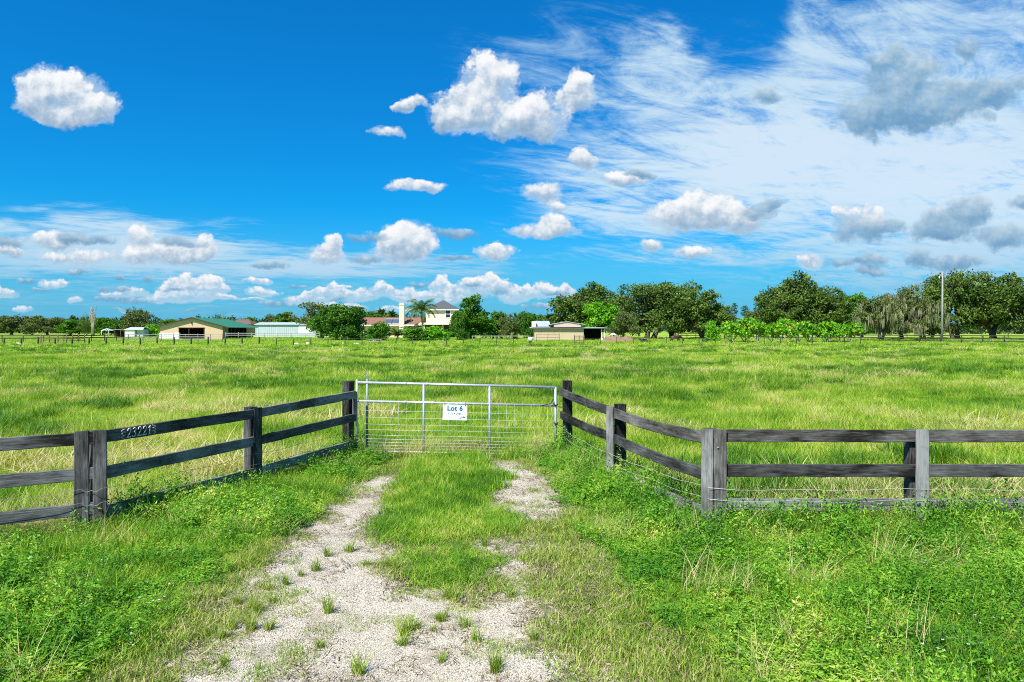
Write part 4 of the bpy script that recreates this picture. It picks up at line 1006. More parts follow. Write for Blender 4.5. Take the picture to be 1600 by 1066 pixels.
wallbox(e, 'stall_wall', 'tan', 8.1, 8.25, 4.0, 14.0, 0, 2.6)
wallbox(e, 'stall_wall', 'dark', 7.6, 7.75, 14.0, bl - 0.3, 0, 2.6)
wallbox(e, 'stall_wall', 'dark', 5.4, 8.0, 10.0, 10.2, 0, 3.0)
wallbox(e, 'stall_wall', 'rust', dl + 1.0, dl + 1.9, 6.0, 6.1, 0, 1.5)
for yy in (8.5, 12.5, 17.5, 21.5): wallbox(e, 'barn_post', 'brownfence', bw - 0.17, bw - 0.01, yy, yy + 0.16, 0, be - 0.03)
m = MB(); m.box(((dl + dr_) / 2, -0.04, dt + 0.06), (dr_ - dl + 0.3, 0.08, 0.12)); m.box((dl, -0.04, dt / 2), (0.12, 0.08, dt)); m.box((dl + 1.95, 0.05, dt / 2), (0.14, 0.1, dt)); m.box((dr_, -0.04, dt / 2), (0.1, 0.08, dt)); m.box((dl + 1.0, 0.05, 1.15), (1.9, 0.08, 0.12)); m.build('door_frame', 'brown', e)
ov = 0.45; sl = (br - be) / (bw / 2)
for sgn, nm, x0, x1 in ((1, 'roof', bw / 2, bw + 1.3), (-1, 'roof', bw / 2, -0.9)):
    z0, z1 = br + 0.06, br + 0.06 - sl * abs(x1 - bw / 2)
    m = MB(); m.poly([(x0, -ov, z0), (x1, -ov, z1), (x1, bl + ov, z1), (x0, bl + ov, z0)], 0.07, (0, 0, 1)); rf = m.build(nm, 'greenroof', e)
    m = MB()
    for k in range(0, 58): m.bar((x0, -ov + k * 0.6 + 0.15, z0 + 0.085), (x1, -ov + k * 0.6 + 0.15, z1 + 0.085), 0.05, 0.03)
    m.build('roof_rib', 'greenroof', rf)
    m = MB(); m.bar((x0, -ov - 0.04, z0 - 0.03), (x1, -ov - 0.04, z1 - 0.03), 0.05, 0.20); m.build('roof_trim', 'brown', rf)
m = MB(); m.tube([(bw / 2, -0.16, 3.35), (bw / 2, -0.16, 3.6)], 0.10, 8); m.box((bw / 2, -0.1, 3.65), (0.18, 0.2, 0.12)); m.build('wall_lamp', 'brown', e)
# white trailer-like boards at the barn front
e = empty('white_boards', (at(263, 131), 131, 0), 'long low white board panel by the left corner of the barn', 'panel')
wallbox(e, 'panel', 'white', -1.7, 1.25, 0, 0.08, 0.55, 1.55); wallbox(e, 'end_panel', 'white', 1.3, 1.95, -0.1, 0.5, 0.5, 1.6)
for x in (-1.4, 1.0): wallbox(e, 'panel_leg', 'greyfence', x - .06, x + .06, 0.1, 0.2, 0, 0.6)
# brown roof behind the barn
e = empty('brown_roofed_house', (at(374, 235), 235, 0), 'distant low house with a brown shingle roof behind the barn', 'house')
wallbox(e, 'wall', 'tan2', -3.2, 3.2, 0, 7, 0, 3.8)
m = MB(); m.poly([(-4.1, -0.6, 3.7), (4.1, -0.6, 3.7), (1.8, 3.5, 5.3), (-1.8, 3.5, 5.3)], 0.12, (0, 0, 1)); m.poly([(-4.1, 7.6, 3.7), (-1.8, 3.5, 5.3), (1.8, 3.5, 5.3), (4.1, 7.6, 3.7)], 0.12, (0, 0, 1)); m.poly([(4.1, -0.6, 3.7), (4.1, 7.6, 3.7), (1.8, 3.5, 5.3)], 0.12, (0, 0, 1)); m.poly([(-4.1, -0.6, 3.7), (-1.8, 3.5, 5.3), (-4.1, 7.6, 3.7)], 0.12, (0, 0, 1)); m.build('roof', 'browntile', e)
# long metal shed
Ys = 200.0
e = empty('metal_shed', (at(399, Ys), Ys, 0), 'long low grey corrugated metal shed between the barn and the trees', 'shed')
Ls = (520 - 399) / FPX * Ys; hs_ = zh(507, Ys)
wallbox(e, 'wall', 'tinwall', 0, Ls, 0, 9, 0, hs_ - 0.1)
wallbox(e, 'wall_panel', 'white', Ls * 0.56, Ls * 0.70, -0.05, -0.003, 1.0, hs_ - 0.3)
m = MB(); m.poly([(-0.3, -0.4, hs_ - 0.12), (Ls + .3, -0.4, hs_ - 0.12), (Ls + .3, 4.5, hs_ + 0.55), (-0.3, 4.5, hs_ + 0.55)], 0.08, (0, 0, 1)); m.poly([(-0.3, 4.5, hs_ + 0.55), (Ls + .3, 4.5, hs_ + 0.55), (Ls + .3, 9.4, hs_ - 0.12), (-0.3, 9.4, hs_ - 0.12)], 0.08, (0, 0, 1)); m.build('roof', 'tin', e)
m = MB()
for k in range(40): m.box((0.25 + k * 0.53, -0.02, (hs_ - 0.2) / 2), (0.07, 0.04, hs_ - 0.2))
m.build('wall_rib', 'tinwall', e)
# small white shed far left
e = empty('white_shed', (at(195, 185), 185, 0), 'small white shed with a pale roof under the round tree left of the barn', 'shed')
k_ = 185 / FPX
wallbox(e, 'wall', 'white', 0, 15 * k_, 0, 3, 0, 1.9); wallbox(e, 'side_wall', 'tinwall', 17 * k_, 28 * k_, 0.5, 3.5, 0, 2.1)
m = MB(); m.poly([(-0.2, -0.3, 1.95), (4.9, -0.3, 1.95), (4.3, 1.6, 2.6), (0.6, 1.6, 2.6)], 0.08, (0, 0, 1)); m.poly([(0.6, 1.6, 2.6), (4.3, 1.6, 2.6), (4.9, 3.6, 2.1), (-0.2, 3.6, 2.1)], 0.08, (0, 0, 1)); m.build('roof', 'tin', e)
e = empty('open_canopy', (at(158, 215), 215, 0), 'tiny white canopy on posts beside the long low roof at far left', 'canopy')
m = MB(); m.poly([(0, 0, 1.7), (2.4, 0, 1.7), (1.2, 1.2, 2.4)], 0.05, (0, 0, 1)); m.poly([(0, 2.4, 1.7), (0, 0, 1.7), (1.2, 1.2, 2.4)], 0.05, (0, 0, 1)); m.poly([(2.4, 0, 1.7), (2.4, 2.4, 1.7), (1.2, 1.2, 2.4)], 0.05, (0, 0, 1)); m.build('canopy_top', 'white', e)
for x in (0.1, 2.3): wallbox(e, 'canopy_post', 'white', x - .05, x + .05, 0.0, 0.1, 0, 1.7)
e = empty('open_stable', (at(168, 205), 205, 0), 'long low open stable with a thin pale roof at far left', 'stable')
wallbox(e, 'roof', 'tin', 0, 5.6, 0, 4, 1.95, 2.05)
for x in (0.1, 1.9, 3.7, 5.4): wallbox(e, 'stable_post', 'brownfence', x - .06, x + .06, 0.05, 0.17, 0, 1.94)
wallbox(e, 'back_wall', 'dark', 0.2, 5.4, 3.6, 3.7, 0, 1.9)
# house: single storey wing, chimney, two storey tower, solar panels
Yh = 188.0; k_ = Yh / FPX
e = empty('house', (at(568, Yh), Yh, 0), 'cream two storey house with grey hip roof, brown shingled wing and tall chimney', 'house')
X_ = lambda px: (px - 568) * k_
Zp = lambda py: zh(py, Yh)
wallbox(e, 'wing_wall', 'cream', X_(566), X_(640), 0.8, 9, 0, Zp(508))
z0, z1 = Zp(508.5), Zp(496.5)
m = MB(); m.poly([(X_(562), -0.4, z0), (X_(660), -0.4, z0), (X_(660), 4.8, z1), (X_(562), 4.8, z1)], 0.12, (0, 0, 1)); m.poly([(X_(562), 4.8, z1), (X_(660), 4.8, z1), (X_(660), 10, z0), (X_(562), 10, z0)], 0.12, (0, 0, 1)); rf = m.build('wing_roof', 'tile', e)
m = MB(); m.box(((X_(562) + X_(660)) / 2, -0.45, z0), (X_(660) - X_(562), 0.08, 0.35)); m.build('fascia', 'white', rf)
for a, b in ((600, 611), (612, 623.5)):
    m = MB(); t0, t1 = 0.12, 0.72
    yv = lambda t: -0.4 + 5.2 * t; zv = lambda t: z0 + (z1 - z0) * t + 0.22
    m.poly([(X_(a), yv(t0), zv(t0)), (X_(b), yv(t0), zv(t0)), (X_(b), yv(t1), zv(t1)), (X_(a), yv(t1), zv(t1))], 0.06, (0, 0, 1)); sp_ = m.build('solar_panel', 'solar', e)
    m = MB(); m.bar((X_(a), yv(t1), zv(t1) + .05), (X_(b), yv(t1), zv(t1) + .05), 0.12, 0.1); m.bar((X_(a), yv(t0), zv(t0) + .05), (X_(b), yv(t0), zv(t0) + .05), 0.12, 0.1); m.build('panel_frame', 'white', sp_)
m = MB(); m.box((X_(628), 0.0, Zp(478) / 2), (1.25, 1.0, Zp(478))); ch = m.build('chimney', 'cream', e)
m = MB(); m.box((X_(628), 0.0, Zp(476.3)), (1.45, 1.2, 0.42)); m.box((X_(628), 0, Zp(474.3)), (1.1, 0.9, 0.3)); m.build('chimney_cap', 'cream', ch)
xa_, xb_ = X_(663.5), X_(717); ez = Zp(484)
wallbox(e, 'tower_wall', 'cream', xa_ + 0.3, xb_ - 0.3, 1.0, 9.0, 0, ez)
xm = X_(690); pk = Zp(468.5)
m = MB()
for q_ in (((xa_, 0.4), (xb_, 0.4)), ((xb_, 0.4), (xb_, 9.6)), ((xb_, 9.6), (xa_, 9.6)), ((xa_, 9.6), (xa_, 0.4))):
    m.poly([(q_[0][0], q_[0][1], ez), (q_[1][0], q_[1][1], ez), (xm, 5, pk)], 0.12, (0, 0, 1))
rf = m.build('tower_roof', 'shingle', e)
m = MB(); m.box(((xa_ + xb_) / 2, 0.36, ez), (xb_ - xa_, 0.07, 0.28)); m.build('fascia', 'white', rf)
wx0, wx1, wz0, wz1 = X_(695.5), X_(703), Zp(496.5), Zp(484.8)
m = MB(); m.box(((wx0 + wx1) / 2, 0.95, (wz0 + wz1) / 2), (wx1 - wx0 + 0.36, 0.12, wz1 - wz0 + 0.3)); wn = m.build('window', 'white', e)
m = MB(); zc_ = (wz0 + wz1) / 2
for zz in ((wz0 + zc_) / 2, (zc_ + wz1) / 2): m.box(((wx0 + wx1) / 2, 0.87, zz), (wx1 - wx0 - 0.12, 0.05, (wz1 - wz0) / 2 - 0.16))
m.build('pane', 'glass', wn)
z2 = Zp(507.5)
m = MB(); m.poly([(X_(655), -2.2, z2), (X_(718), -2.2, z2), (X_(718), 1.0, z2 + 0.4), (X_(655), 1.0, z2 + 0.4)], 0.15, (0, 0, 1)); m.build('porch_roof', 'cream', e)
wallbox(e, 'porch_back_wall', 'brown', X_(662), X_(716), 0.85, 0.97, 0, z2 - 0.1)
for p_ in (664, 678, 693, 712): wallbox(e, 'porch_post', 'white', X_(p_) - 0.1, X_(p_) + 0.1, -1.9, -1.7, 0, z2 - 0.02)
# low shed with raised gable, right of centre
Yb = 137.0; k_ = Yb / FPX
e = empty('tan_shed', (at(835, Yb), Yb, 0), 'low tan shed with a raised pink gable and an open lean to on its right', 'shed')
X_ = lambda px: (px - 835) * k_
Zp = lambda py: zh(py, Yb)
wallbox(e, 'front_wall', 'tan2', 0, X_(912), 0, 0.2, 0, Zp(513.5))
wallbox(e, 'side_wall', 'tan2', 0, 0.2, 0.202, 9, 0, Zp(513.5)); wallbox(e, 'side_wall', 'tan2', X_(912) - 0.2, X_(912), 0.202, 9, 0, Zp(513.5))
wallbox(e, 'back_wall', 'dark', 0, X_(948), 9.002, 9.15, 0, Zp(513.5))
m = MB(); m.poly([(X_(829), -0.4, Zp(513.3)), (X_(951), -0.4, Zp(513.6)), (X_(951), 9.4, Zp(512.4)), (X_(829), 9.4, Zp(512))], 0.10, (0, 0, 1)); rf = m.build('lower_roof', 'tin', e)
m = MB(); m.box((X_(890), -0.44, Zp(513.2)), (X_(951) - X_(829), 0.06, 0.13)); m.build('fascia', 'shingle', rf)
gx0, gx1, gxm = X_(866), X_(908), X_(887)
zz0, zz1, zz2 = Zp(512.0) + 0.12, Zp(507.0), Zp(503.4)
m = MB(); m.poly([(gx0, 1.0, zz0), (gx1, 1.0, zz0), (gx1, 1.0, zz1), (gxm, 1.0, zz2), (gx0, 1.0, zz1)], 0.15, (0, 1, 0)); m.build('raised_gable', 'pinktan', e)
m = MB()
m.poly([(gxm, 0.85, zz2 + 0.05), (gx0 - 0.9, 0.85, zz1 - 0.08), (gx0 - 0.9, 9, zz1 - 0.08), (gxm, 9, zz2 + 0.05)], 0.09, (0, 0, 1)); m.poly([(gxm, 0.85, zz2 + 0.05), (gxm, 9, zz2 + 0.05), (gx1 + 0.9, 9, zz1 - 0.08), (gx1 + 0.9, 0.85, zz1 - 0.08)], 0.09, (0, 0, 1)); m.build('gable_roof', 'tin', e)
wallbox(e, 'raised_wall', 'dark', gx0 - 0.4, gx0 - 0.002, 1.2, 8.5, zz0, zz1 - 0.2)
m = MB(); m.poly([(X_(839), 4.0, Zp(510.5)), (gx0 - 0.5, 4.0, Zp(510.5)), (gx0 - 0.5, 8.8, Zp(501.5)), (X_(839), 8.8, Zp(501.5))], 0.08, (0, 0, 1)); m.build('rear_roof', 'tin', e)
wallbox(e, 'rear_wall', 'cream', X_(832.5), X_(838.5), 3.6, 8.8, zz0, Zp(501.7))
for p_ in (940, 944.5): wallbox(e, 'lean_to_post', 'white', X_(p_) - .07, X_(p_) + .07, 0.0, 0.14, 0, Zp(514))
# ------------------------------------------------------------------ poles
e = empty('power_pole', (at(1472, 131), 131, 0), 'tall grey concrete power pole standing in front of the mossy oaks', 'power pole')
ph_ = zh(424.5, 131)
m = MB(); m.tube([(0, 0, -0.2), (0.05, 0, ph_ * 0.5), (0.10, 0, ph_)], [0.20, 0.17, 0.12], 10); m.build('pole_shaft', 'concrete', e)
m = MB(); m.tube([(-0.45, 0, ph_ - 1.0), (-0.05, 0, ph_ - 1.3)], 0.05, 6); m.tube([(0.7, 0, ph_ - 0.6), (0.05, 0, ph_ - 0.2)], 0.03, 6); m.build('bracket', 'chain', e)
m = MB(); m.tube([(-0.5, 0, ph_ - 1.3), (-0.5, 0, ph_ - 0.9)], 0.10, 8); m.build('insulator', 'white', e)
m = MB(); m.tube([(-0.5, 0, ph_ - 1.3), (-0.55, 0, ph_ - 2.4), (-0.25, 0, ph_ - 3.6)], 0.035, 5); m.build('cable', 'chain', e)
m = MB(); m.tube([(0.1, 0, 2.0), (0.16, 0, ph_ - 0.2)], [0.05, 0.05], 5); m.build('conduit', 'pipe', e)
e = empty('utility_pole', (at(1131, 300), 300, 0), 'thin distant utility pole rising between the oaks and the pines', 'utility pole')
m = MB(); m.tube([(0, 0, 0), (0, 0, zh(470, 300))], [0.22, 0.15], 8); m.build('pole_shaft', 'bark', e); m = MB(); m.box((0, 0, zh(473, 300)), (1.1, 0.15, 0.15)); m.build('crossarm', 'bark', e)
# ------------------------------------------------------------------ animals and yard things
def animal(name, loc, rz, mat, label, sk, group=None, scale=1.0):
    me = bpy.data.meshes.new(name); me.from_pydata([v for v, r in sk[0]], sk[1], [])
    o = link_mesh(name, me); o.location = loc; o.rotation_euler = (0, 0, rz); o.scale = (scale,) * 3
    me.materials.append(MAT[mat])
    md = o.modifiers.new('skin', 'SKIN'); md.use_smooth_shade = True
    for i, (v, r) in enumerate(sk[0]): me.skin_vertices[0].data[i].radius = (r, r)
    me.skin_vertices[0].data[0].use_root = True
    o.modifiers.new('sub', 'SUBSURF').render_levels = 1
    tag(o, label, name, group); return o
STAND = ([((0, 0, 1.0), .36), ((0.55, 0, 1.05), .33), ((-0.55, 0, 1.05), .33), ((0.95, 0, 1.0), .22), ((1.25, 0, 0.72), .15), ((1.42, 0, 0.42), .14), ((1.50, 0, 0.22), .09),
          ((0.55, 0.17, 0.62), .12), ((0.53, 0.18, 0.34), .075), ((0.55, 0.18, 0.03), .06), ((0.62, -0.17, 0.62), .12), ((0.66, -0.18, 0.34), .075), ((0.62, -0.18, 0.03), .06),
          ((-0.62, 0.19, 0.66), .15), ((-0.72, 0.19, 0.38), .08), ((-0.66, 0.19, 0.03), .06), ((-0.55, -0.19, 0.66), .15), ((-0.62, -0.19, 0.38), .08), ((-0.56, -0.19, 0.03), .06),
          ((-0.90, 0, 1.0), .05), ((-0.95, 0, 0.5), .03), ((1.30, 0.16, 0.62), .04), ((1.30, -0.16, 0.62), .04)],
         [(0, 1), (0, 2), (1, 3), (3, 4), (4, 5), (5, 6), (1, 7), (7, 8), (8, 9), (1, 10), (10, 11), (11, 12), (2, 13), (13, 14), (14, 15), (2, 16), (16, 17), (17, 18), (2, 19), (19, 20), (4, 21), (4, 22)])
LIE = ([((0, 0, 0.42), .40), ((0.5, 0, 0.45), .34), ((-0.55, 0, 0.42), .38), ((0.85, 0, 0.68), .2), ((1.05, 0, 0.88), .15), ((1.3, 0, 0.80), .12), ((1.45, 0, 0.74), .08),
        ((0.65, 0.3, 0.15), .1), ((0.95, 0.32, 0.08), .07), ((-0.5, 0.42, 0.18), .14), ((-0.15, 0.5, 0.08), .07), ((-0.95, 0, 0.3), .05), ((1.02, 0.16, 0.92), .04), ((1.02, -0.16, 0.92), .04)],
       [(0, 1), (0, 2), (1, 3), (3, 4), (4, 5), (5, 6), (1, 7), (7, 8), (2, 9), (9, 10), (2, 11), (4, 12), (4, 13)])
animal('cow', (at(1055, 121), 121, 0), R(8), 'hide_brown', 'dark brown cow grazing in the shade right of the forked oak trunks', STAND, 'cattle under the oaks')
animal('cow', (at(1008, 117), 117, 0), R(175), 'hide_dark', 'black cow lying in the grass left of the leaning oak trunk', LIE, 'cattle under the oaks', 0.85)
animal('cow', (at(1100, 116), 116, 0), R(10), 'hide_dark', 'small black cow lying in the grass left of the orchard row', LIE, 'cattle under the oaks', 0.7)
animal('calf', (at(959, 124), 124, 0.85), R(185), 'hide_white', 'white calf standing on top of the red dirt mound', STAND, None, 0.52)
# dirt mound
rs = np.random.RandomState(3)
def mound(name, loc, rx, ry, h, mat, label, cat, seed):
    vn = VN(seed); n = 26; A_, B_ = np.meshgrid(np.linspace(-1, 1, n), np.linspace(-1, 1, n)); r = np.hypot(A_, B_)
    Z = np.clip(1 - r ** 1.8, -0.05, 1) * h * (0.6 + 0.8 * vn(A_ * rx, B_ * ry, 1.1)) + 0.12 * (vn(A_ * rx, B_ * ry, 3.5) - 0.5) * (r < 0.95)
    V = np.stack([A_.ravel() * rx, B_.ravel() * ry, Z.ravel() - 0.03], 1)
    ii = (np.arange(n - 1)[:, None] * n + np.arange(n - 1)[None, :]).ravel()
    o = link_mesh(name, np_mesh(name, V, np.stack([ii, ii + 1, ii + n + 1, ii + n], 1), MAT[mat]), loc=loc); tag(o, label, cat); return o
mound('dirt_mound', (at(966, 124), 124, 0), 3.6, 2.4, 1.15, 'dirt', 'low mound of reddish brown dirt beside the shed lean to', 'dirt mound', 9)
def rock(loc, s, label, group, sd):
    r_ = np.random.RandomState(sd); m = MB(); n = 8; vs = []
    for i, z in enumerate((0.0, 0.35, 0.75, 1.0)):
        rad = (1.0, 1.1, 0.8, 0.35)[i]
        for k in range(n): a = 2 * math.pi * k / n; q_ = rad * r_.uniform(0.75, 1.2); vs.append((math.cos(a) * q_ * s[0], math.sin(a) * q_ * s[1], z * s[2] * r_.uniform(0.9, 1.1)))
    m.add(vs, [(i * n + k, i * n + (k + 1) % n, (i + 1) * n + (k + 1) % n, (i + 1) * n + k) for i in range(3) for k in range(n)] + [tuple(3 * n + k for k in range(n))])
    tag(m.build('rock', 'rock', loc=loc), label, 'rock', group)
rg = 'pale rocks behind the wire fence'
for px, s, lab, sd in ((463.5, (0.45, 0.3, 0.32), 'long pale rock in the grass below the metal shed, leftmost of the pale rocks', 1), (480.5, (0.24, 0.2, 0.42), 'upright pale rock in the grass left of the dense round tree', 2),
                       (522, (0.16, 0.14, 0.28), 'tiny pale rock in front of the left side of the dense round tree', 3), (536, (0.2, 0.16, 0.36), 'small pale rock in front of the trunk of the dense round tree', 4),
                       (557, (0.6, 0.3, 0.30), 'low wide pale rock under the right edge of the dense round tree', 5), (28, (0.5, 0.3, 0.35), 'white rock in the grass by the far left corral fence', 6)):
    rock((at(px, 103), 103, -0.02), s, lab, rg, sd)
e = empty('picnic_table', (at(586, 106), 106, 0), 'low grey picnic table in the grass in front of the round garden bush', 'table')
wallbox(e, 'tabletop', 'greyfence', -0.95, 0.95, -0.4, 0.4, 0.68, 0.74)
for y in (-0.75, 0.75): wallbox(e, 'bench', 'greyfence', -0.95, 0.95, y - .14, y + .14, 0.42, 0.47)
for x in (-0.7, 0.7):
    for s_ in (-1, 1): m = MB(); m.bar((x, s_ * 0.15, 0.68), (x, s_ * 0.7, 0), 0.05, 0.1); m.build('leg', 'greyfence', e)
e = empty('water_trough', (at(829, 103), 103, 0), 'white plastic tub on dark splayed legs by the left corner of the shed', 'tub')
m = MB(); m.tube([(0, 0, 0.55), (0, 0, 0.6), (0, 0, 1.15)], [0.2, 0.28, 0.33], 12); m.build('tub', 'white', e)
for a in (0.5, 2.6, 4.7): m = MB(); m.tube([(0.1 * math.cos(a), 0.1 * math.sin(a), 0.6), (0.42 * math.cos(a), 0.42 * math.sin(a), 0)], 0.045, 6); m.build('leg', 'darkfence', e)
e = empty('water_tank', (at(941, 126), 126, 0), 'small white tank standing between the lean to posts and the dirt mound', 'tank')
m = MB(); m.tube([(0, 0, 0), (0, 0, 0.5), (0, 0, 0.62)], [0.24, 0.24, 0.1], 12); m.build('tank_body', 'white', e)
m = MB(); m.tube([(0, 0, 0.615), (0, 0, 0.67)], 0.06, 8); m.build('tank_lid', 'pipe', e)

# ------------------------------------------------------------------ trees
def crown_cloud(rs, blobs, n, ls, sub=14, fill=0.25, asp=0.7, flat=0.0):
    """leaf faces gathered in small clumps over the surface of larger blobs"""
    parts = []
    wts = np.array([b[3] * b[4] + b[3] * b[5] for b in blobs]); wts = wts / wts.sum()
    for b, w in zip(blobs, wts):
        c = np.array(b[:3]); r = np.array(b[3:6]); nb = max(30, int(n * w))
        ns = max(4, int(sub * (w * len(blobs)) ** 0.5))
        d = rs.normal(size=(ns, 3)); d[:, 2] += 0.15; d /= np.linalg.norm(d, axis=1)[:, None]
        sc_ = c + d * r * rs.uniform(0.55, 0.98, ns)[:, None]; sr = r.mean() * rs.uniform(0.20, 0.43, ns); stt = rs.uniform(-0.28, 0.28, ns)
        k = rs.randint(0, ns, nb)
        dd = rs.normal(size=(nb, 3)); dd /= np.linalg.norm(dd, axis=1)[:, None]
        pos = sc_[k] + dd * (sr[k] * rs.uniform(0.45, 1.12, nb))[:, None] * np.array([1.15, 1.15, 0.8])
        out = rs.rand(nb) < fill
        d2 = rs.normal(size=(nb, 3)); d2 /= np.linalg.norm(d2, axis=1)[:, None]
        pos[out] = (c + d2 * r * rs.uniform(0.2, 1.12, nb)[:, None])[out]
        nr = dd * 0.7 + rs.normal(size=(nb, 3)) * 0.55 + np.array([0, 0, 0.45 + flat]); nr /= np.linalg.norm(nr, axis=1)[:, None]
        sz = ls * rs.uniform(0.55, 1.4, nb)
        parts.append(leaves(rs, nb, pos, nr, sz, np.clip(0.5 + stt[k] + rs.normal(size=nb) * 0.16, 0, 1), asp))
    return join(parts)
def limbs(rs, blobs, trunks, r0, split, rb=0.28):
    """trunks from the ground to the fork, and a bent limb towards every blob"""
    m = MB()
    forks = []
    for (x0, y0, x1, y1) in trunks:
        mid = Vector(((x0 + x1) / 2 + rs.uniform(-.2, .2), (y0 + y1) / 2, split * 0.55)); f = Vector((x1, y1, split))
        m.tube([(x0, y0, -0.15), (x0 + (x1 - x0) * 0.15, y0, split * 0.2), mid, f], [r0 * 1.35, r0, r0 * 0.85, r0 * 0.7], 9); forks.append(f)
    for b in blobs:
        c = Vector(b[:3]); f = min(forks, key=lambda q: (q - c).length); L = (c - f).length
        p1 = f.lerp(c, 0.4) + Vector((rs.uniform(-1, 1), rs.uniform(-1, 1), rs.uniform(-.2, .8))) * L * 0.09
        m.tube([f - Vector((0, 0, 0.15)), p1, f.lerp(c, 0.75) + Vector((rs.uniform(-1, 1), rs.uniform(-1, 1), 0)) * L * 0.07, c], [r0 * 0.55, r0 * 0.38, r0 * 0.24, r0 * 0.1], 7)
        for _ in range(3):
            e_ = c + Vector((rs.uniform(-1, 1) * b[3], rs.uniform(-1, 1) * b[4], rs.uniform(-.2, 1) * b[5])) * 0.7
            m.tube([p1.lerp(c, 0.5), p1.lerp(e_, 0.7), e_], [r0 * 0.2, r0 * 0.13, r0 * 0.05], 5)
    return m
def dome(rs, n, Wd, z0, z1, rb, top=0.6, dy=0.8):
    """blob centres filling an uneven dome"""
    out = []; tries = 0
    while len(out) < n and tries < 900:
        tries += 1
        x, y, z = rs.uniform(-1, 1), rs.uniform(-1, 1), rs.rand()
        if x * x + y * y + (z * 1.0) ** 2 * top > 1.0: continue
        if x * x + y * y + z * z < 0.28 and len(out) > 2: continue
        p = np.array([x * (Wd / 2 - rb * 0.8), y * (Wd / 2 - rb * 0.8) * dy, z0 + rb * 0.6 + z * (z1 - z0 - rb * 1.3)])
        if any(np.linalg.norm(p - q[:3]) < rb * 0.85 for q in out): continue
        r = rb * rs.uniform(0.7, 1.2); out.append((p[0], p[1], p[2], r * 1.15, r * 1.1, r * 0.85))
    return out
TP = {}
def add_proto(key, crown, leafm, wood, barkm, extra=None):
    cm = np_mesh(key + '_crown', *crown[:2], MAT[leafm], crown[2])
    wm = None
    if wood is not None:
        o = wood.build(key + '_trunk', barkm); wm = o.data; bpy.data.objects.remove(o)
    ex = None
    if extra is not None: ex = np_mesh(key + '_extra', *extra[0][:2], MAT[extra[1]], extra[0][2])
    Vv = crown[0]; lo, hi = np.percentile(Vv, 0.4, axis=0), np.percentile(Vv, 99.6, axis=0)
    TP[key] = (cm, wm, ex, hi[2], hi[0] - lo[0], (hi[0] + lo[0]) / 2)
def mk(key, seed, Wd, z0, H, rb, nb, nl, ls, leafm, trunks=((0, 0, 0, 0),), r0=0.3, split=None, barkm='bark', sub=14, fill=0.25, asp=0.7, top=0.6, dy=0.8, moss=0):
    rs = np.random.RandomState(seed)
    bl_ = dome(rs, nb, Wd, z0, H, rb, top, dy)
    cr = crown_cloud(rs, bl_, nl, ls, sub, fill, asp)
    wood = limbs(rs, bl_, trunks, r0, split or z0 + 0.6)
    ex = None
    if moss:
        n = moss; k = rs.randint(0, len(bl_), n); b = np.array(bl_)[k]; a = rs.uniform(0, 6.283, n); rr = rs.uniform(0.5, 1.05, n)
        px_, py_ = b[:, 0] + np.cos(a) * b[:, 3] * rr, b[:, 1] + np.sin(a) * b[:, 4] * rr; pz_ = b[:, 2] + rs.uniform(-0.8, 0.3, n) * b[:, 5]
        # strands gather in bunches
        bun = rs.randint(0, max(1, n // 16), n); bx_ = px_[:max(1, n // 16)][bun % max(1, n // 16)]; by_ = py_[:max(1, n // 16)][bun % max(1, n // 16)]; bz_ = pz_[:max(1, n // 16)][bun % max(1, n // 16)]
        px_ = bx_ + rs.normal(size=n) * 0.22; py_ = by_ + rs.normal(size=n) * 0.22; pz_ = bz_ + rs.normal(size=n) * 0.25
        L = np.minimum(rs.uniform(0.5, 2.4, n), np.maximum(pz_ - 0.9, 0.2)); w = rs.uniform(0.04, 0.12, n); th = rs.uniform(0, 3.14, n)
        c_, s_ = np.cos(th) * w, np.sin(th) * w; ox = rs.normal(size=n) * 0.08
        V = np.stack([np.stack([px_ - c_, py_ - s_, pz_], 1), np.stack([px_ + c_, py_ + s_, pz_], 1), np.stack([px_ + c_ * .7 + ox, py_ + s_ * .7, pz_ - L * 0.55], 1), np.stack([px_ - c_ * .7 + ox, py_ - s_ * .7, pz_ - L * 0.55], 1),
                      np.stack([px_ + ox * 1.3, py_, pz_ - L], 1), np.stack([px_ + ox * 1.3 + 0.01, py_, pz_ - L], 1)], 1).reshape(-1, 3)
        b0 = np.arange(n) * 6; F = np.concatenate([np.stack([b0, b0 + 1, b0 + 2, b0 + 3], 1), np.stack([b0 + 3, b0 + 2, b0 + 5, b0 + 4], 1)])
        ex = ((V, F, np.repeat(rs.rand(n), 6)), 'moss')
    add_proto(key, cr, leafm, wood, barkm, ex)
mk('oak_a', 1, 15, 1.6, 10, 1.8, 26, 19000, 0.34, 'oak', ((0, 0, 0.2, 0), (1.1, 0.3, 2.2, 0.4)), 0.42, 3.0)
mk('oak_b', 2, 14, 1.6, 10, 1.7, 26, 19000, 0.34, 'oak', ((0, 0, -0.9, 0),), 0.48, 2.6)
mk('oak_c', 3, 13, 1.4, 10, 1.6, 30, 19000, 0.34, 'oak', ((-0.3, 0, 0.6, 0.3), (0.2, 0.2, -1.2, 0)), 0.45, 2.4)
mk('oak_d', 14, 12, 1.0, 10, 1.6, 32, 19000, 0.32, 'oak', ((0, 0, 0.3, 0),), 0.42, 2.2)
mk('moss_a', 4, 13, 1.4, 10, 1.5, 18, 11000, 0.30, 'olive', ((0, 0, 0.5, 0), (0.7, 0, 1.8, 0.2)), 0.34, 3.0, moss=1700)
mk('moss_b', 5, 12, 1.4, 10, 1.5, 18, 11000, 0.30, 'olive', ((0, 0, -0.6, 0),), 0.36, 2.6, moss=1700)
mk('olive_a', 6, 12, 0.6, 8, 1.5, 18, 9000, 0.34, 'olive', ((0, 0, 0.3, 0),), 0.3, 2.0)
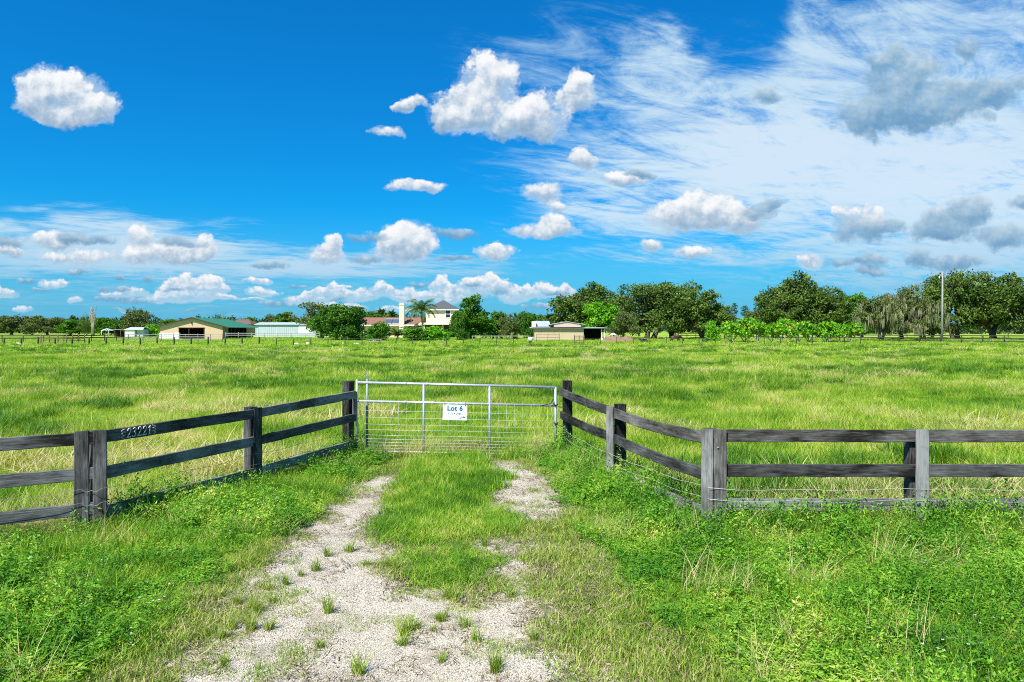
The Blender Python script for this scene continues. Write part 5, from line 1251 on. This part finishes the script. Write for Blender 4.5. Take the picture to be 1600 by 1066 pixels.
mk('olive_b', 7, 12, 0.3, 8, 1.4, 20, 9000, 0.34, 'olive', ((0, 0, 0.3, 0),), 0.3, 1.6)
mk('green_a', 8, 9, 0.6, 10, 1.4, 24, 12000, 0.36, 'green', ((0, 0, 0.3, 0), (0.3, 0, -0.8, 0)), 0.26, 2.6, top=0.85)
mk('green_b', 9, 9, 0.4, 8, 1.3, 20, 9000, 0.34, 'green', ((0, 0, 0.3, 0),), 0.24, 2.0, top=0.8)
mk('bright_a', 10, 9, 0.8, 8, 1.2, 20, 8000, 0.42, 'bright', ((0, 0, 0.3, 0),), 0.22, 1.8)
mk('dense_a', 11, 12, -0.1, 7.6, 1.5, 34, 17000, 0.36, 'dense', ((0, 0, 0.3, 0), (-0.8, 0, -2, 0)), 0.3, 1.6, fill=0.35, top=0.5)
mk('airy_a', 12, 10, 2.0, 9, 1.0, 15, 3800, 0.28, 'olive', ((0, 0, 0.3, 0), (0.3, 0, -1.4, 0)), 0.18, 3.2, fill=0.15)
mk('shrub_a', 13, 4, 0.0, 3.4, 0.8, 14, 4200, 0.24, 'green', ((0, 0, 0.1, 0),), 0.09, 0.6)
mk('shrub_b', 15, 4, 0.0, 3.0, 0.8, 14, 3800, 0.28, 'bright', ((0, 0, 0.1, 0),), 0.09, 0.6)
for i_, k_ in enumerate('abc'):
    mk('orchard_' + k_, 20 + i_, 4.2, 0.95, 3.6, 0.58, 15 - i_, 1500, 0.36, 'orchard', ((0, 0, 0.2, 0), (0.2, 0.1, -0.7, 0.1), (0.1, 0, 0.9, 0.2)), 0.08, 1.0, sub=8, fill=0.4, asp=0.75, barkm='deadwood')
# pines / cypress: stacked small blobs round a straight stem
def conifer(key, seed, H, Wd, leafm, gap=0.3):
    rs = np.random.RandomState(seed); bl_ = []
    n = 15
    for i in range(n):
        t = i / (n - 1); z = H * (gap + (1 - gap) * t); r = Wd / 2 * (1 - t * 0.75) * rs.uniform(0.5, 1.1); a = rs.uniform(0, 6.28)
        bl_.append((math.cos(a) * r * 0.8, math.sin(a) * r * 0.8, z, 0.5 * Wd * 0.5, 0.5 * Wd * 0.5, 0.4))
    cr = crown_cloud(rs, bl_, 2600, 0.28, 6, 0.2, 0.45)
    m = MB(); m.tube([(0, 0, -0.1), (0.1, 0, H * 0.5), (0, 0, H)], [0.2, 0.14, 0.04], 7)
    for b in bl_: m.tube([(0, 0, b[2] - 0.2), b[:3]], [0.05, 0.02], 4)
    add_proto(key, cr, leafm, m, 'bark')
conifer('pine_a', 31, 12, 3.6, 'far', 0.35); conifer('pine_b', 32, 12, 2.2, 'far', 0.2); conifer('column', 33, 9, 1.8, 'green', 0.05)
# palms
def frond(rs, az, el, L, droop, nleaf, ll, w=0.07, tint=0.5):
    """a curved rachis with leaflets down both sides"""
    V, F, Tn = [], [], []; pts = []
    d = np.array([math.cos(az), math.sin(az)])
    p = np.array([0, 0, 0.0]); e_ = el; n = 14
    for i in range(n + 1):
        pts.append(p.copy()); t = i / n
        e_ = el - droop * t ** 1.3
        p = p + np.array([d[0] * math.cos(e_), d[1] * math.cos(e_), math.sin(e_)]) * L / n
    pts = np.array(pts); side = np.array([-d[1], d[0], 0])
    b = 0
    for i in range(nleaf):
        t = 0.12 + 0.88 * (i + rs.uniform(0, .6)) / nleaf; q_ = np.array([np.interp(t * n, range(n + 1), pts[:, j]) for j in range(3)])
        tn = pts[min(n, int(t * n) + 1)] - pts[max(0, int(t * n) - 1)]; tn /= np.linalg.norm(tn)
        l_ = ll * math.sin(math.pi * (0.12 + 0.83 * t)) ** 0.6
        for s_ in (-1, 1):
            dv = tn * 0.55 + side * s_ * 0.9 + np.array([0, 0, -0.55 - rs.uniform(0, .35)]); dv /= np.linalg.norm(dv)
            tip = q_ + dv * l_; m_ = q_ + dv * l_ * 0.4
            V += [q_ - tn * w * .4, q_ + tn * w * .4, m_ + tn * w * .6, tip, m_ - tn * w * .6]; F.append([b, b + 1, b + 2, b + 4]); F.append([b + 4, b + 2, b + 3, b + 3]); b += 5
            Tn += [np.clip(tint + rs.uniform(-.2, .2), 0, 1)] * 5
    rv = []
    for i in range(n + 1):
        hw = 0.05 * (1 - i / n * 0.8); rv += [pts[i] + side * hw, pts[i] - side * hw]; Tn += [0.9, 0.9]
    for i in range(n): F.append([b + 2 * i, b + 2 * i + 1, b + 2 * i + 3, b + 2 * i + 2])
    V += rv
    return np.array(V), np.array(F), np.array(Tn)
def tri_fix(V, F, T_): return V, F, T_
def palm_mesh(name, fr, mat):
    V, F, Tn = fr
    me = bpy.data.meshes.new(name); fs = [tuple(dict.fromkeys(f)) for f in F.tolist()]
    me.from_pydata(V.tolist(), [], fs); a = me.attributes.new('tint', 'FLOAT', 'POINT'); a.data.foreach_set('value', Tn.astype(np.float32)); me.materials.append(MAT[mat]); me.update(); return me
# coconut palm with its own fronds
rs = np.random.RandomState(51)
Yc = 150; e = empty('coconut_palm', (at(660, Yc), Yc, 0), 'tall coconut palm with drooping fronds in front of the cream house', 'palm tree')
m = MB(); cz = zh(487, Yc); m.tube([(0.3, 0, -0.1), (0.1, 0, cz * 0.35), (-0.1, 0, cz * 0.7), (-0.25, 0, cz)], [0.26, 0.2, 0.17, 0.2], 9); m.build('trunk', 'palmbark', e)
for i in range(24):
    az = i * 2.4 + rs.uniform(-.2, .2); t = i / 23
    el = R(86 - 78 * t + rs.uniform(-6, 6)); L = 4.3 + 0.5 * rs.rand() - 0.8 * (1 - t) * 0
    f_ = frond(rs, az, el, L, R(75 + 75 * t * 0.6 + 20), 26, 0.95, 0.10, 0.35 + 0.4 * rs.rand())
    link_mesh('frond', palm_mesh('frond', f_, 'palm'), e, (-0.25, 0, cz + 0.05))
m = MB()
for a in range(5): m.tube([(-0.25 + .28 * math.cos(a), .28 * math.sin(a), cz - .1), (-0.25 + .32 * math.cos(a), .32 * math.sin(a), cz - .4)], [0.1, 0.15], 7)
m.build('coconuts', 'green' if False else 'brown', e)
def palm_proto(key, seed, H, n, L, spread, mat='palm', droop=60, ll=0.6, el0=85, el1=5, clump=0.0, trunk=0.16):
    rs = np.random.RandomState(seed); ps = []
    for i in range(n):
        t = i / max(1, n - 1); az = i * 2.4 + rs.uniform(-.3, .3); el = R(el0 - (el0 - el1) * t + rs.uniform(-8, 8))
        v, f, tn = frond(rs, az, el, L * rs.uniform(.8, 1.1), R(droop * rs.uniform(.7, 1.2)), 18, ll, 0.10, rs.uniform(.25, .8))
        v = v + np.array([rs.uniform(-clump, clump), rs.uniform(-clump, clump), H]); ps.append((v, f, tn))
    V, F, Tn = join(ps)
    me = palm_mesh(key + '_crown', (V, F, Tn), mat)
    m = MB(); m.tube([(0, 0, -0.1), (0.05, 0, H * .5), (0, 0, H + 0.1)], [trunk * 1.3, trunk, trunk], 8)
    o = m.build('t', 'palmbark'); wm = o.data; bpy.data.objects.remove(o)
    TP[key] = (me, wm, None, V[:, 2].max(), V[:, 0].max() - V[:, 0].min(), (V[:, 0].max() + V[:, 0].min()) / 2)
palm_proto('fan_palm', 61, 5.5, 26, 1.9, 1, ll=0.7, droop=70)
palm_proto('garden_palm', 62, 1.1, 20, 2.6, 1, ll=0.7, droop=95, el1=25)
palm_proto('clump_palm', 63, 0.5, 60, 7.5, 1, ll=0.8, droop=55, el0=88, el1=38, clump=2.2, trunk=0.4)
# bare dead tree
def dead():
    rs = np.random.RandomState(71); m = MB()
    for i in range(9):
        x = rs.uniform(-.3, .3); tx = x + rs.uniform(-1.0, 1.0); h = rs.uniform(5, 8.4)
        m.tube([(x, rs.uniform(-.2, .2), 0), (x + (tx - x) * .35, 0, h * .4), (tx * .9, 0, h * .75), (tx, 0, h)], [0.15, .12, .08, .03], 6)
        for _ in range(7):
            t = rs.uniform(.35, .95); p_ = Vector((x + (tx - x) * t, 0, h * t)); m.tube([p_, p_ + Vector((rs.uniform(-.6, .6), rs.uniform(-.5, .5), rs.uniform(.4, 1.3)))], [.05, .012], 4)
    return m
e = empty('dead_tree', (at(145, 212), 212, 0), 'bare grey dead tree with upright branches at far left', 'dead tree')
d_ = dead(); o = d_.build('trunk', 'deadwood', e); o.scale = (zh(477, 212) / 8.4 * 0.9,) * 2 + (zh(477, 212) / 8.4,)

def tree(name, key, px, top, wpx, Y, label, cat='tree', group=None, rz=None):
    cm, wm, ex, H0, W0, xo = TP[key]
    H = zh(top, Y); Wd = wpx / FPX * Y; sx, sz = Wd / W0, H / H0
    e = empty(name, (at(px, Y), Y, 0), label, cat, group)
    rz = 0 if rz is None else rz
    def ch(nm, me):
        o = link_mesh(nm, me, e); o.scale = (sx, sx, sz); o.location = (-xo * sx, 0, 0)
        if rz: o.rotation_euler = (0, 0, math.pi); o.location = (xo * sx, 0, 0)
        return o
    ch('crown', cm)
    if wm: ch('trunk', wm)
    if ex: ch('hanging_moss', ex)
    return e
F_ = 1
TREES = [
 ('oak_tree', 'olive_a', 22, 493.5, 78, 262, 'broad olive green tree at the left edge of the far treeline', 0),
 ('oak_tree', 'olive_b', 74, 494.5, 62, 258, 'rounded olive tree, second from the left edge of the far treeline', 1),
 ('leafy_tree', 'green_b', 108, 500, 44, 250, 'green tree left of the leaning dark palm fronds', 0),
 ('clump_palm', 'clump_palm', 134, 484.5, 38, 225, 'dark clump of arching palm fronds left of the dead tree', 0),
 ('leafy_tree', 'green_b', 161, 497, 42, 245, 'green tree just right of the bare dead tree', 1),
 ('leafy_tree', 'dense_a', 183, 500, 34, 250, 'low dark tree left of the round olive tree by the white shed', 0),
 ('oak_tree', 'olive_a', 212, 483, 54, 196, 'round olive tree standing over the small white shed', 1),
 ('shrub', 'shrub_b', 240, 507, 30, 190, 'bright green shrub left of the barn gable', 0),
 ('leafy_tree', 'green_b', 262, 499, 50, 260, 'dark green tree rising behind the left slope of the barn roof', 0),
 ('clump_palm', 'clump_palm', 340, 484, 52, 235, 'dark clump of upright palm fronds rising behind the green roof', 0),
 ('leafy_tree', 'green_b', 387, 496, 26, 245, 'small tree behind the right end of the green barn roof', 0),
 ('umbrella_tree', 'airy_a', 422, 491, 20, 240, 'small umbrella shaped tree above the long metal shed', 0),
 ('fruit_tree', 'green_a', 448, 488.5, 50, 215, 'green tree behind the middle of the long metal shed', 0),
 ('feathery_tree', 'airy_a', 487, 472.5, 70, 185, 'thin crowned feathery tree left of the dense round tree', 0),
 ('leafy_tree', 'green_b', 503, 487, 48, 158, 'dark green tree pressed against the left of the dense round tree', 0),
 ('round_tree', 'dense_a', 535, 477, 86, 138, 'dense dark round tree with foliage down to the grass left of the house', 0),
 ('fan_palm', 'fan_palm', 596, 480, 22, 235, 'palm rising behind the brown roof, left of two', 0),
 ('fan_palm', 'fan_palm', 612, 483, 20, 240, 'palm rising behind the brown roof, nearer the chimney', 1),
 ('leafy_tree', 'dense_a', 590, 488, 70, 250, 'dark low tree mass behind the brown shingled roof', 0),
 ('garden_bush', 'shrub_a', 592, 503, 36, 128, 'rounded green garden bush in front of the brown roofed wing', 0),
 ('garden_palm', 'garden_palm', 641, 504, 40, 132, 'short garden palm with arching fronds below the chimney', 0),
 ('garden_palm', 'garden_palm', 622, 510, 30, 129, 'smallest garden palm, just right of the rounded bush', 1),
 ('garden_bush', 'shrub_a', 650, 512, 40, 127, 'low dark bush at the foot of the coconut palm', 1),
 ('garden_bush', 'shrub_b', 682, 510, 46, 128, 'bright low bush in front of the house porch', 0),
 ('leafy_tree', 'green_a', 739, 463, 62, 146, 'tall bright leafy tree standing right of the house', 0),
 ('leafy_tree', 'dense_a', 718, 488, 30, 142, 'dark bushy tree overlapping the right wall of the house', 0),
 ('leafy_tree', 'green_b', 775, 487, 40, 150, 'mid green tree directly right of the tall leafy tree', 0),
 ('leafy_tree', 'olive_b', 795, 492, 32, 146, 'brownish green tree left of the dark columnar pair', 0),
 ('cypress', 'column', 803, 489, 12, 175, 'narrow columnar tree left of the dark round tree by the shed', 0),
 ('leafy_tree', 'dense_a', 823, 488, 36, 165, 'dark round tree behind the left end of the tan shed', 0),
 ('fan_palm', 'fan_palm', 859, 488, 26, 185, 'single palm rising behind the shed roof', 0),
 ('leafy_tree', 'green_b', 842, 492, 34, 190, 'low green tree between the dark round tree and the palm', 1),
 ('oak_tree', 'oak_d', 917, 446, 111, 186, 'large dark oak rising behind the right half of the shed', 0),
 ('cypress', 'column', 871, 466, 12, 182, 'thin dark spire at the left edge of the large oak behind the shed', 0),
 ('fruit_tree', 'bright_a', 940, 473.5, 62, 150, 'bright lime green tree in front of the large dark oaks', 0),
 ('leafy_tree', 'olive_a', 973, 487, 52, 143, 'grey green tree right of the bright lime tree', 1),
 ('oak_tree', 'oak_a', 1013, 444.5, 127, 156, 'large spreading oak with two leaning trunks in the centre grove', 0),
 ('oak_tree', 'oak_b', 1052, 443, 104, 162, 'tall oak in the middle of the centre grove', 0),
 ('oak_tree', 'oak_c', 1094, 456, 97, 150, 'oak at the right end of the centre grove', 0),
 ('shrub', 'shrub_b', 1113, 502, 22, 125, 'small bright shrub between the centre grove and the orchard row', 0),
 ('oak_tree', 'oak_d', 1236, 430, 97, 172, 'tallest dark oak, rising behind the middle of the orchard row', 0),
 ('oak_tree', 'oak_b', 1213, 462, 81, 166, 'dark oak at the left foot of the tallest oak', 1),
 ('oak_tree', 'oak_c', 1285, 450, 90, 170, 'broad dark oak at the right shoulder of the tallest oak', 1),
 ('leafy_tree', 'olive_b', 1186, 482, 40, 176, 'olive tree at the left foot of the dark oaks behind the orchard row', 0),
 ('leafy_tree', 'green_a', 1345, 463, 50, 186, 'green tree filling in behind the leftmost mossy oak', 1),
 ('leafy_tree', 'green_b', 1326, 460, 64, 182, 'lighter green tree between the tall oak and the mossy oaks', 0),
 ('mossy_oak', 'moss_a', 1372, 466, 71, 138, 'grey green oak hung with moss, leftmost of the mossy oaks', 0),
 ('mossy_oak', 'moss_b', 1413, 449, 99, 146, 'tallest of the mossy oaks with pale hanging strands', 0),
 ('mossy_oak', 'moss_a', 1446, 468, 64, 140, 'moss hung oak just left of the power pole', 1),
 ('oak_tree', 'oak_b', 1458, 447, 51, 165, 'dark oak immediately behind the power pole', 0),
 ('oak_tree', 'oak_a', 1495, 427, 104, 150, 'large dark oak right of the power pole', 1),
 ('oak_tree', 'oak_c', 1548, 431, 111, 148, 'wide dark oak with a forked trunk near the right edge', 0),
 ('oak_tree', 'oak_d', 1608, 438, 106, 140, 'dark oak cut by the right edge of the view', 1),
]
for t_ in TREES: tree(t_[0], t_[1], t_[2], t_[3], t_[4], t_[5], t_[6], t_[0].replace('_', ' '), None, t_[7])
for i, (px, top, w, Y) in enumerate([(1148, 474, 18, 330), (1163, 478, 22, 340), (1180, 481, 12, 350), (1189, 475, 9, 335), (1200, 472, 24, 300), (1141, 481, 14, 345)]):
    lab = ['pine with a broken crown right of the thin utility pole', 'low wide pine behind the left end of the orchard row', 'small thin pine standing alone in the sky gap', 'slender pine beside the small thin one', 'wide pine touching the left side of the dark oak', 'pine closest to the centre grove'][i]
    tree('pine_tree', 'pine_a' if w > 12 else 'pine_b', px, top, w, Y, lab, 'pine tree', None, i % 2)
ords = ['first', 'second', 'third', 'fourth', 'fifth', 'sixth', 'seventh', 'eighth', 'ninth', 'tenth', 'eleventh']
for i, (px, top, w, Y) in enumerate([(1143, 503, 38, 117), (1166, 497, 34, 120), (1184, 502, 32, 117), (1206, 505, 34, 118), (1229, 499, 34, 121), (1248, 503, 32, 118), (1264, 504, 30, 119), (1292, 503, 34, 118), (1311, 505, 28, 121), (1328, 505, 32, 118)]):
    tree('orchard_tree', 'orchard_' + 'abc'[i % 3], px, top, w, Y, 'low bright broad leaved orchard tree, %s of the row counting from the left' % ords[i], 'orchard tree', 'orchard trees in a row', i % 2)

# far-off woods that read as one mass
def woods(name, spans, label, seed, mat='far'):
    rs = np.random.RandomState(seed); bl_ = []
    for (x0, x1, top, Y) in spans:
        X0, X1 = at(x0, Y), at(x1, Y); x = X0
        while x < X1:
            H = zh(top, Y) * rs.uniform(0.72, 1.06); r = rs.uniform(2.0, 3.6)
            for zz in np.arange(r * 0.5, H, r * 1.1): bl_.append((x + rs.uniform(-1, 1), Y + rs.uniform(-5, 5), min(zz, H - r * .6), r, r, r * .8))
            x += r * rs.uniform(0.7, 1.2)
    cr = crown_cloud(rs, bl_, len(bl_) * 110, 0.85, 7, 0.35, 0.8)
    o = link_mesh(name, np_mesh(name, cr[0], cr[1], MAT[mat], cr[2])); tag(o, label, 'woodland', kind='stuff'); return o
woods('far_woods', [(-420, 300, 497, 400), (-60, 450, 496, 330)], 'distant green woodland along the left horizon', 81)
woods('middle_woods', [(300, 900, 496, 330), (560, 900, 492, 260)], 'distant green woodland behind the buildings', 82)
woods('right_woods', [(900, 2050, 500, 380), (1190, 2050, 504, 300)], 'distant green woodland behind the oaks on the right', 83)
